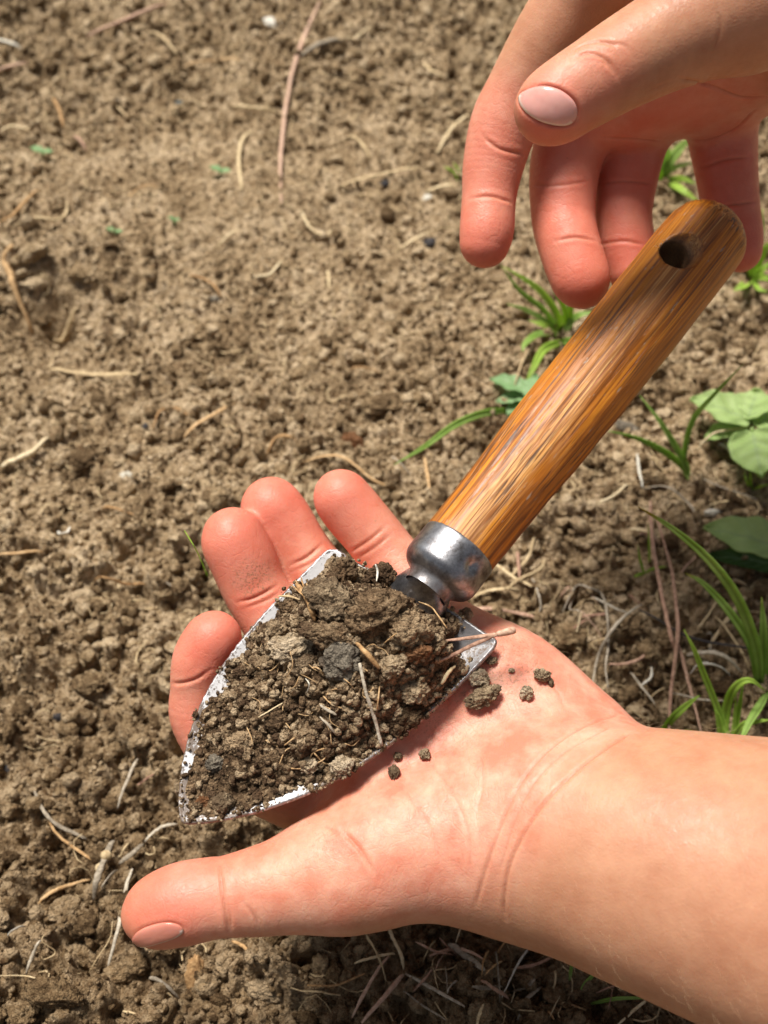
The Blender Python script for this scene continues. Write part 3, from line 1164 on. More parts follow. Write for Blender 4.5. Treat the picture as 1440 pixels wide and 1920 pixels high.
upper_creases = [
    (NAIL_R[1:10], 6, 9), (NAIL_R[8:] + NAIL_R[:2], 6, 7),
    ([(1068, 108), (1085, 88), (1120, 78), (1150, 85), (1165, 105)], 3.5, 4),
    ([(1070, 112), (1105, 100), (1140, 115), (1158, 140)], 4, 5),
    ([(1110, 112), (1140, 122), (1160, 150)], 3, 3.5),
    ([(1130, 80), (1170, 85), (1190, 110)], 4, 2.5),
    ([(1345, 10), (1350, 60), (1330, 110)], 6, 3),
    ([(1190, 185), (1230, 165), (1270, 150)], 4, 2),
    ([(905, 255), (935, 278), (985, 290)], 4, 5),
    ([(880, 372), (920, 368), (960, 380)], 4, 5),
    ([(990, 345), (1040, 348), (1105, 340)], 4, 3),
    ([(1040, 452), (1080, 445), (1116, 452)], 4, 5),
    ([(1122, 345), (1170, 340), (1225, 345)], 4, 4),
    ([(1125, 458), (1170, 452), (1212, 460)], 4, 4),
    ([(1310, 318), (1360, 300), (1408, 295)], 4, 5),
    ([(1320, 395), (1370, 385), (1420, 378)], 4, 5),
    ([(1290, 262), (1330, 262), (1380, 240), (1415, 205)], 5, 6),
    ([(1130, 258), (1200, 262), (1240, 266)], 5, 6),
    ([(1270, 148), (1330, 160), (1390, 182), (1440, 180)], 5, 6),
]
upper_tips_shade = [T(1020, 220, .213, 130, .85), T(912, 450, .264, 120, .9), T(1090, 520, .2715, 130, .9), T(1180, 480, .279, 120, .9), T(1385, 460, .281, 110, .9),
              T(1140, 120, .214, 90, .35),
              T(925, 330, .262, 170, .55), T(1060, 400, .272, 190, .7), T(1175, 350, .279, 190, .7), T(1365, 330, .28, 190, .65), T(1060, 290, .272, 150, .6), T(1250, 200, .266, 170, .6)]  # finger lengths and palm: palmar red, deepened to paint in the hand's shade
upper_palms = [T(930, 330, .262, 230, .8), T(1060, 390, .272, 260, .85), T(1180, 360, .279, 240, .85), T(1365, 340, .28, 240, .85), T(1280, 190, .262, 200, .8),
               T(1060, 190, .214, 130, .5)]
upper_dirts = [T(985, 215, .214, 40, .9), T(1120, 118, .214, 60, .35)]
hand_r = hand_object("hand", upper, upper_creases, upper_tips_shade, upper_palms, upper_dirts)
tag(hand_r, "child's right hand hanging over the wooden handle end, thumbnail towards the camera", "hand", "hands of a child")


def nail(f, outline, parent, lift=.00022, mat=None):
    """a thin curved plate laid on the finger surface inside a traced outline"""
    po = list(outline)
    ol = spline(po[-2:] + po + po[:3], (len(po) + 4) * 6 + 1)[12:12 + 6 * len(po)]
    c = ol.mean(0)
    rings = [0, .25, .5, .7, .85, .94, 1.0]
    V, rim = [], []
    for t in rings:
        for q in (ol if t > 0 else ol[:1]):
            V.append(c + (q - c) * t)
    V, ok = hits(f, V)
    Nn = grad(f, V)
    n = len(ol)
    tt = np.concatenate([[0], np.repeat(rings[1:], n)])
    prof = lift * (1 - tt ** 6) - .00012 * (tt >= 1)
    V = V + Nn * prof[:, None]
    F = [(0, 1 + k, 1 + (k + 1) % n) for k in range(n)]
    for r_ in range(len(rings) - 2):
        a = 1 + r_ * n
        for k in range(n):
            F.append((a + k, a + n + k, a + n + (k + 1) % n, a + (k + 1) % n))
    me = mesh_from("fingernail", V, F)
    ang = np.concatenate([[0], np.tile(np.arange(n) / n, len(rings) - 1)])
    e = ((tt > .9) & (ang > .52)).astype(float)
    attr(me, "edge", e)
    o = obj("fingernail", me, mat or M_NAIL, parent)
    md = o.modifiers.new("thickness", 'SOLIDIFY'); md.thickness = .0003; md.offset = -1
    return o


nail(upper, NAIL_R, hand_r)
nail(lower, NAIL_L, hand_l, .0002, M_NAILS)

# ------------------------------------------------------------------ the trowel
trowel = link(bpy.data.objects.new("garden_trowel", None))
trowel.empty_display_size = .02
tag(trowel, "small hand trowel with worn orange wooden handle and white blade full of soil", "trowel")

A0 = P(856, 1034, .2365)
A1 = P(1352, 410, .2660)
AX = (A1 - A0) / np.linalg.norm(A1 - A0)
LEN = np.linalg.norm(A1 - A0)
toc = CO - (A0 + A1) / 2
OUTW = toc - AX * (toc @ AX); OUTW /= np.linalg.norm(OUTW)       # side of the handle towards the camera
ACR = np.cross(AX, OUTW)
if ACR @ RT < 0:
    ACR = -ACR
px2m = R(1, .25)

hs_ = np.array([0, .1, .35, .65, .86, .93, 1.0])
hr_ = np.array([.00850, .0087, .0097, .0103, .0103, .0101, .0097])
hole_c = None


def handle_f(p):
    q = p - A0
    s = q @ AX
    rad = np.sqrt(((q - s[:, None] * AX) ** 2).sum(1))
    r = np.interp(np.clip(s / LEN, 0, 1), hs_, hr_)
    d1 = rad - r
    er = .0075                                                        # rounded far end
    ds = s - LEN
    dx = np.maximum(d1 + er, 0); dy = np.maximum(ds + er, 0)
    d = np.where((d1 > -er) & (ds > -er), np.sqrt(dx * dx + dy * dy) - er, np.maximum(d1, ds))
    d = np.maximum(d, -s - .0005)
    if hole_c is not None:
        # drilled hanging hole with a worn, widened mouth
        u = (p - hole_c)
        z = u @ hole_n
        rr = np.sqrt(((u - z[:, None] * hole_n) ** 2).sum(1))
        bore = R(29, .258) + np.clip(z + .0022, 0, 1) * .62
        d = -smin(-d, rr - bore, .0005) if True else d
    return d


_h = hit(handle_f, 1273, 468)
hole_n = (OUTW * .96 + AX * .12)
hole_n /= np.linalg.norm(hole_n)
hole_c = _h
lo = np.minimum(A0, A1) - .014
hi = np.maximum(A0, A1) + .014
V, F = blobs(handle_f, lo, hi, .0009, 1)
q = V - A0
s_ = q @ AX; ac = q @ ACR; ou = q @ OUTW
# longitudinal cracks and dents in the wood
cut = sstep(.12, .3, fbm2(s_ * 36, ac * 900 + ou * 240, 2, 4)) * .00016
dent = .00020 * fbm2(s_ * 120, ac * 300, 3, 12)
Nn = grad(handle_f, V)
V = V - Nn * (cut + dent)[:, None]
me = mesh_from("handle", V, F)
attr(me, "wood", np.stack([s_, ac, ou], 1))
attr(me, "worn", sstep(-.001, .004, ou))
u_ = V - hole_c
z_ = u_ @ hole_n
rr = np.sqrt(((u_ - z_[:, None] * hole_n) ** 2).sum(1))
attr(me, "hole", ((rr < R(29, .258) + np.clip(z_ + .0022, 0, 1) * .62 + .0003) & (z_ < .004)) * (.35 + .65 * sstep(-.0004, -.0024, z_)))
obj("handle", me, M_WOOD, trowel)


def lathe(name, prof, mat, parent, n=72, squash=None):
    V, F = [], []
    for i, (s, r) in enumerate(prof):
        for k in range(n):
            a = 2 * math.pi * k / n
            V.append(A0 + AX * s + r * (math.cos(a) * ACR + math.sin(a) * OUTW))
    m_ = len(prof)
    for i in range(m_ - 1):
        for k in range(n):
            a, b = i * n + k, i * n + (k + 1) % n
            F.append((a, b, b + n, a + n))
    me = mesh_from(name, V, F)
    return me


FR = R(74, .2365)
prof = [(.0012, FR * .94), (.0012, FR * 1.0), (.0008, FR * 1.025), (0, FR * 1.03), (-.002, FR * 1.03), (-.0045, FR * 1.035), (-.0058, FR * 1.03),
        (-.0066, FR * 1.0), (-.0074, FR * .94), (-.0080, FR * .86), (-.0084, FR * .77), (-.0087, FR * .70), (-.0093, FR * .645), (-.0102, FR * .615), (-.0112, FR * .60)]
prof = [tuple(x) for x in spline(prof, 60)]
me = lathe("ferrule", prof, M_METAL, trowel)
attr(me, "grime", np.repeat([float(sstep(-.0070, -.0090, np.array(s))) * .45 + .25 * float(sstep(.0002, .001, np.array(s))) for s, r in prof], 72))
# dimple punched into the collar
dc = hit(lambda p: np.sqrt((((p - A0) - ((p - A0) @ AX)[:, None] * AX) ** 2).sum(1)) - FR * 1.03, 886, 1062)
co = np.empty(len(me.vertices) * 3, np.float32); me.vertices.foreach_get("co", co); co = co.reshape(-1, 3)
dd = np.linalg.norm(co - dc, axis=1)
radv = (co - A0) - ((co - A0) @ AX)[:, None] * AX
radv /= np.linalg.norm(radv, axis=1)[:, None]
co = co - radv * (.0011 * np.exp(-(dd / .0013) ** 2))[:, None]
me.vertices.foreach_set("co", co.ravel().astype(np.float32)); me.update()
obj("ferrule", me, M_METAL, trowel)

# blade frame
BT, BL, BR = P(338, 1546, .2270), P(622, 1028, .2440), P(932, 1203, .2325)
bn = np.cross(BL - BT, BR - BT); bn /= np.linalg.norm(bn)
if bn @ (CO - BT) < 0:
    bn = -bn
bu = (BL + BR) / 2 - BT; bu /= np.linalg.norm(bu)
bv = np.cross(bn, bu)


def on_plane(px, py, off=0.0):
    r = ray(px, py)
    t = ((BT + bn * off - CO) @ bn) / (r @ bn)
    return CO + r * t


outline_px = [(338, 1546), (334, 1500), (340, 1440), (355, 1375), (378, 1315), (410, 1258), (450, 1203), (495, 1150), (545, 1100), (592, 1052),
              (614, 1030), (634, 1031), (660, 1052), (720, 1080), (780, 1106), (830, 1135), (870, 1160), (905, 1185), (932, 1200), (928, 1214), (895, 1250),
              (850, 1296), (790, 1350), (720, 1405), (650, 1452), (570, 1492), (480, 1524), (400, 1541)]
ol2 = np.array([((q := on_plane(*p)) - BT) @ np.stack([bu, bv], 1) for p in outline_px])
dense = []
for i in range(len(ol2)):
    a, b = ol2[i], ol2[(i + 1) % len(ol2)]
    for t in np.linspace(0, 1, 9)[:-1]:
        dense.append(a * (1 - t) + b * t)
dense = np.array(dense)
for _ in range(5):
    dense = .5 * dense + .25 * (np.roll(dense, 1, 0) + np.roll(dense, -1, 0))
BC = dense.mean(0)
NB = len(dense)
BOWL = .0062
dang = np.arctan2(dense[:, 1] - BC[1], dense[:, 0] - BC[0])
drad = np.hypot(dense[:, 0] - BC[0], dense[:, 1] - BC[1])
_o = np.argsort(dang)
_da = np.concatenate([dang[_o] - 2 * np.pi, dang[_o], dang[_o] + 2 * np.pi]); _dr = np.tile(drad[_o], 3)


def edge_t(uv):
    d = uv - BC
    return np.hypot(d[:, 0], d[:, 1]) / np.interp(np.arctan2(d[:, 1], d[:, 0]), _da, _dr)


rings = np.concatenate([[0.02], np.linspace(.08, .9, 18), [.94, .97, .99, 1.0]])
V = [BT + BC[0] * bu + BC[1] * bv - bn * BOWL]
rimv = [0.0]
for t in rings:
    uv = BC + (dense - BC) * t
    wz = -BOWL * (1 - t ** 2.4)
    for k in range(NB):
        jag = .00015 * math.sin(k * 2.7) * (t >= 1)
        V.append(BT + bu * uv[k, 0] * (1 + 0) + bv * uv[k, 1] + bn * (wz + jag))
        rimv.append(float(sstep(.95, 1.0, np.array(t))))
F = [(0, 1 + k, 1 + (k + 1) % NB) for k in range(NB)]
for r_ in range(len(rings) - 1):
    a = 1 + r_ * NB
    for k in range(NB):
        F.append((a + k, a + NB + k, a + NB + (k + 1) % NB, a + (k + 1) % NB))
me = mesh_from("blade", V, F)
attr(me, "rim", rimv)
Vv = np.array(V)
bare = np.zeros(len(Vv))
for x, y, r_ in ((915, 1205, .013), (850, 1296, .010), (790, 1350, .010), (720, 1405, .010)):
    bare = np.maximum(bare, 1 - sstep(.5, 1, np.linalg.norm(Vv - on_plane(x, y), axis=1) / r_))
attr(me, "bare", bare)
soiled = np.zeros(len(Vv))
for x, y, r_ in ((338, 1540, .008), (390, 1541, .007), (336, 1490, .006), (440, 1533, .005), (630, 1462, .008), (690, 1425, .007), (760, 1375, .008), (820, 1325, .006), (350, 1395, .004), (365, 1345, .004)):
    soiled = np.maximum(soiled, 1 - sstep(.4, 1, np.linalg.norm(Vv - on_plane(x, y), axis=1) / r_))
attr(me, "soiled", soiled)
ob = obj("blade", me, M_BLADE, trowel)
md = ob.modifiers.new("thickness", 'SOLIDIFY'); md.thickness = .0009; md.offset = 0

# neck: socket that narrows below the collar and fans out into the blade
NS = A0 - AX * .0060
NE = on_plane(735, 1180, -.0035)
cl = spline([NS, NS * .62 + NE * .38 - bn * .0003, NE], 26)
V = []
ns = 40
for i, c in enumerate(cl):
    t = i / 25
    tn = cl[min(i + 1, 25)] - cl[max(i - 1, 0)]; tn /= np.linalg.norm(tn)
    side = np.cross(tn, bn); side /= np.linalg.norm(side); nrm = np.cross(side, tn)
    wd = R(49, .237) * (1 - .12 * math.sin(min(t * 3, 1) * math.pi)) * (1 + 1.0 * max(0, t - .22) ** 1.3)
    ht = R(48, .237) * (1 - .62 * min(1, t * 1.1))
    for k in range(ns):
        a = 2 * math.pi * k / ns
        V.append(c + side * wd * math.cos(a) + nrm * ht * math.sin(a))
F = []
for i in range(25):
    for k in range(ns):
        a, b = i * ns + k, i * ns + (k + 1) % ns
        F.append((a, b, b + ns, a + ns))
me = mesh_from("neck", V, F)
attr(me, "grime", np.repeat([.25 * max(0, 1 - abs(i) / 5) for i in range(26)], ns))
obj("neck", me, M_METAL, trowel)

# ------------------------------------------------------------------ soil heaped on the blade
pk = (np.array([(on_plane(690, 1165) - BT) @ bu, (on_plane(690, 1165) - BT) @ bv]))
pk2 = (np.array([(on_plane(800, 1195) - BT) @ bu, (on_plane(800, 1195) - BT) @ bv]))


def uv_of(p):
    return np.stack([(p - BT) @ bu, (p - BT) @ bv], -1)


def heap_w(uv):
    t = edge_t(uv)
    u, v = uv[:, 0], uv[:, 1]
    floor_ = -BOWL * (1 - np.clip(t, 0, 1) ** 2.4)
    hill = .0070 * np.exp(-((uv - pk) ** 2).sum(1) / (2 * .016 ** 2)) + .0045 * np.exp(-((uv - pk2) ** 2).sum(1) / (2 * .011 ** 2))
    full = BOWL + .0010 + hill
    wx = u + .0012 * fbm2(u * 500, v * 500, 2, 3); wy = v + .0012 * fbm2(u * 500 + 40, v * 500, 2, 8)
    lum = .65 * domes(wx, wy, .0064, 71, .45) + .35 * domes(wx, wy, .0034, 72, .6) - .45 * domes(wx + .1, wy, .0040, 76, .4) + .0011 * fbm2(u * 900, v * 900, 4, 74)
    body = floor_ + (full - (BOWL * np.clip(t, 0, 1) ** 2.4)) * (1 - sstep(.60, 1.02, t)) + lum * (1 - .6 * sstep(.8, 1, t)) + .0003
    return body


NA, NR = 300, 110
th = np.linspace(-np.pi, np.pi, NA, endpoint=False)
re_ = np.interp(th, _da, _dr)
# how near to the rim the soil comes, all the way round
cen_px = lambda px, py: math.atan2(*(uv_of(on_plane(px, py)) - BC)[::-1])
cover = np.full(NA, .99)
for (px, py), dec, wd in [((590, 1060), .16, .17), ((500, 1150), .13, .16), ((440, 1220), .13, .12), ((395, 1290), .11, .10), ((350, 1400), .05, .10), ((545, 1508), .09, .07), ((470, 1530), .03, .05),
                          ((925, 1200), .26, .13), ((860, 1285), .02, .12)]:
    a = cen_px(px, py)
    da = (th - a + np.pi) % (2 * np.pi) - np.pi
    cover -= dec * np.exp(-(da / wd) ** 2)
cover += .035 * fbm2(th * 9, th * 0, 3, 2) + .03 * fbm2(th * 40, th * 0, 2, 6)
cover = np.clip(cover, .6, .998)
uv = [BC[None]]
for t in np.linspace(.01, 1, NR):
    rr = re_ * cover * t
    uv.append(BC + np.stack([np.cos(th), np.sin(th)], 1) * rr[:, None])
uv = np.vstack(uv)
wz = heap_w(uv)
tl = np.concatenate([[0], np.repeat(np.linspace(.01, 1, NR), NA)])
flo = -BOWL * (1 - np.clip(edge_t(uv), 0, 1) ** 2.4)
wz = flo + .0003 + (np.maximum(wz - flo, .0002)) * (1 - sstep(.93, 1.0, tl))
V = BT + uv[:, :1] * bu + uv[:, 1:] * bv + wz[:, None] * bn
F = [(0, 1 + k, 1 + (k + 1) % NA) for k in range(NA)]
for r_ in range(NR - 1):
    a = 1 + r_ * NA
    for k in range(NA):
        F.append((a + k, a + NA + k, a + NA + (k + 1) % NA, a + (k + 1) % NA))
heap = obj("soil_heap", mesh_from("soil_heap", V, F), M_DAMP)
tag(heap, "dark damp soil heaped on the white trowel blade", "soil", kind="stuff")

ncr = 8500
a_ = rng.uniform(-np.pi, np.pi, ncr); t_ = np.sqrt(rng.uniform(0, 1, ncr))
rr = np.interp(a_, th, cover) * np.interp(a_, _da, _dr) * np.minimum(t_ * 1.04, 1.03)
uvc = BC + np.stack([np.cos(a_), np.sin(a_)], 1) * rr[:, None]
sz = (.0005 + .0022 * rng.uniform(0, 1, ncr) ** 5.0) * .5 * (1 - .45 * sstep(.85, 1, t_))
pc = BT + uvc[:, :1] * bu + uvc[:, 1:] * bv + (heap_w(uvc) * (1 - sstep(.93, 1, t_)) + (-BOWL * (1 - edge_t(uvc) ** 2.4)) * sstep(.93, 1, t_) + sz * .4)[:, None] * bn
# crumbs that spill over the tip and the lower rim
spill, ssz = [], []
for line, n_ in (([(334, 1470), (337, 1540), (420, 1537), (520, 1512)], 120), ([(585, 1484), (650, 1448), (720, 1400), (800, 1336), (870, 1270)], 120), ([(345, 1400), (335, 1480)], 15)):
    c_ = spline(line, 60)
    for _ in range(n_):
        q_ = c_[int(rng.integers(0, 60))]
        k_ = (.0004 + .0012 * rng.uniform() ** 3) * .5
        e_ = rng.normal(size=2) * 5 + np.array([3, -6])
        w_ = on_plane(q_[0] + e_[0], q_[1] + e_[1], 0)
        t__ = float(edge_t(uv_of(w_)[None])[0])
        if t__ > .985:
            continue
        spill.append(w_ + bn * (-BOWL * (1 - t__ ** 2.4) + .0005 + k_ * .5)); ssz.append(k_)
pc = np.vstack([pc, spill]); sz = np.concatenate([sz, ssz]); ncr = len(pc)
o = scatter("heap_crumbs", pc, rng.uniform(0, 6.28, (ncr, 3)), sz[:, None] * rng.uniform(.75, 1.25, (ncr, 3)), rng.integers(0, 8, ncr), C_DAMP)
tag(o, "small damp soil crumbs on top of the trowel load", "soil", kind="stuff")


def heap_pt(px, py, lift=0.0):
    off = 0.0
    for _ in range(6):
        q = on_plane(px, py, off)
        off = float(heap_w(uv_of(q)[None])[0]) + lift
    return on_plane(px, py, off)


def place_lump(name, loc, size, mesh, mat, label, cat, group, rot=None):
    """size: full extents (x, y, z) in metres of one lump"""
    o = bpy.data.objects.new(name, mesh)
    link(o)
    o.location = loc
    o.scale = [max(1e-5, s * .5) for s in size]
    o.rotation_euler = rot if rot is not None else (random.uniform(-.4, .4), random.uniform(-.4, .4), random.uniform(0, 6.28))
    o.material_slots[0].link = 'OBJECT'
    o.material_slots[0].material = mat
    return tag(o, label, cat, group)


CAMQ = cam.rotation_euler.to_quaternion()


def facing(angle):
    """rotation whose local x runs along an image direction (degrees, counter-clockwise)"""
    return (CAMQ @ Euler((random.uniform(-.3, .3), random.uniform(-.3, .3), math.radians(angle))).to_quaternion()).to_euler()


heap_items = [
    (622, 1124, 96, 74, 62, -35, M_DRY, "large pale angular clod in the trowel near the blade's top corner"),
    (629, 1193, 122, 54, 50, -12, M_DAMPC, "long flat brown clod lying across the middle of the trowel load"),
    (638, 1236, 74, 70, 48, 40, M_GREY, "grey sharp-edged stone in the middle of the trowel load"),
    (549, 1216, 84, 52, 46, 10, M_DRY, "knobbly pale lump left of the grey stone in the trowel"),
    (571, 1248, 50, 40, 36, 30, M_DRY, "small pale lump just below the knobbly lump in the trowel"),
    (712, 1146, 118, 84, 70, 20, M_DAMP, "big dark damp clod on top of the heap below the collar"),
    (766, 1178, 84, 62, 50, -10, M_DAMP, "dark damp clod on the heap beside the trowel neck"),
    (640, 1077, 66, 54, 50, 60, M_DAMPC, "brown clod at the upper corner of the trowel blade"),
    (716, 1078, 58, 46, 40, 0, M_DAMPC, "brown clod topping the heap below the little finger"),
    (776, 1290, 52, 50, 40, 0, M_DAMPC, "round smooth brown clod near the lower right blade edge"),
    (577, 1433, 36, 32, 28, 0, M_DRY, "small pale round clod low in the trowel load"),
    (641, 1437, 44, 38, 34, 20, M_DRY, "pale clod touching the blade's lower rim"),
    (405, 1430, 36, 32, 28, 10, M_GREY, "small grey stone near the blade's left rim"),
    (418, 1505, 40, 38, 32, 0, M_DRY, "pale round clod closest to the blade tip"),
    (380, 1503, 26, 22, 20, 0, M_REDB, "small yellow-brown crumb beside the pale clod at the blade tip"),
    (454, 1262, 34, 30, 26, 0, M_DAMPC, "small brown clod next to the blade's white left rim"),
    (546, 1274, 32, 32, 28, 0, M_DAMPC, "small dark clod under the knobbly lump in the trowel"),
    (519, 1181, 38, 32, 28, 0, M_DAMPC, "small brown clod above the knobbly lump in the trowel"),
    (778, 1224, 60, 30, 26, 10, M_REDB, "reddish piece of bark on the heap near the pine needles"),
    (738, 1248, 44, 38, 34, 0, M_DAMPC, "brown clod right of the grey stone in the trowel"),
    (545, 1140, 44, 34, 30, 0, M_DAMP, "dark clod tucked under the frayed root in the trowel"),
    (760, 1345, 70, 44, 34, 35, M_DAMP, "crumbly dark clod spilling over the blade edge onto the palm"),
    (450, 1395, 56, 44, 30, 0, M_DAMP, "dark crumbly lump in the lower half of the trowel load"),
    (520, 1350, 46, 40, 26, 0, M_DAMP, "dark crumbly lump at the centre of the lower trowel load"),
]
for i, (x, y, a, b, c, ang, m_, lab) in enumerate(heap_items):
    p = heap_pt(x, y, R(c * .26, .235)); a, b, c = a * 1.18, b * 1.18, c * 1.18
    place_lump("stone" if m_ is M_GREY else ("bark_piece" if "bark" in lab else "soil_clod"), p, (R(a, .235), R(b, .235), R(c, .235)), HERO[i % 7], m_, lab,
               "stone" if m_ is M_GREY else ("bark" if "bark" in lab else "clod"), "lumps in the trowel load", facing(ang))

palm_items = [
    (898, 1272, 52, 40, "squat crumb on the palm touching the blade's right corner"),
    (907, 1308, 82, 44, "longest soil crumb on the palm, just right of the blade"),
    (987, 1302, 28, 34, "upright oval crumb in the middle of the palm"),
    (1014, 1269, 36, 28, "wedge-shaped crumb farthest up the palm towards the wrist"),
    (1031, 1281, 13, 23, "thin sliver of soil beside the wedge-shaped crumb on the palm"),
    (871, 1159, 32, 32, "rounded crumb on the edge of the palm below the collar"),
    (747, 1419, 19, 19, "tiny crumb on the thumb ball nearest to the blade"),
    (798, 1418, 25, 24, "small round crumb alone on the thumb ball"),
    (741, 1453, 25, 31, "lowest small crumb on the thumb ball"),
    (959, 1258, 13, 11, "speck of soil between the blade corner and the wedge-shaped crumb"),
    (921, 1240, 24, 18, "small crumb half under the blade's right corner"),
]
for i, (x, y, a, b, lab) in enumerate(palm_items):
    p = hit(lower, x, y)
    g = grad(lower, p[None])[0]
    p = p + g * R(min(a, b) * .33, .235)
    place_lump("soil_crumb", p, (R(a, .232), R(b, .232), R(min(a, b) * .9, .232)), HERO[(i * 3 + 1) % 7], M_DRY, lab, "crumb",
               "soil crumbs lying on the palm", facing(28 if i == 1 else random.uniform(-20, 20)))

# ------------------------------------------------------------------ twigs, roots and needles
def strand(name, pts, width, mat, label, cat, group=None, flat=.8, taper=.5, where=gpt, lift=.0012, parent=None, wob=1.0):
    """pts: (px, py) or (px, py, extra lift in mm); width in photo pixels"""
    q = []
    for p in pts:
        e = p[2] * .001 if len(p) > 2 else 0
        q.append(where(p[0], p[1], lift + e))
    q = np.array(q)
    n = max(8, len(pts) * 5)
    c = spline(q, n)
    d = (c - CO) @ FW
    base = R(width * .31, 1) * d
    t = np.linspace(0, 1, n)
    prof = 1 - taper * np.abs(t * 2 - 1) ** 3
    rs = np.random.default_rng(int(abs(pts[0][0] * 7 + pts[0][1])) % 9999)
    prof = prof * (1 + .10 * np.convolve(rs.normal(size=n + 4), np.ones(5) / 5, 'valid')[:n] * 2)
    c = c + rs.normal(size=c.shape) * base[:, None] * .08 * wob
    if where is gpt:
        c[:, 2] -= .0022 * np.abs(t * 2 - 1) ** 4 * rs.uniform(.4, 1.3)          # ends sink into the crumbs
    v, f = tube_geo(c, base * prof, 8, flat, .15)
    o = obj(name, mesh_from(name, v, f), mat, parent)
    if label:
        tag(o, label, cat, group)
    return o


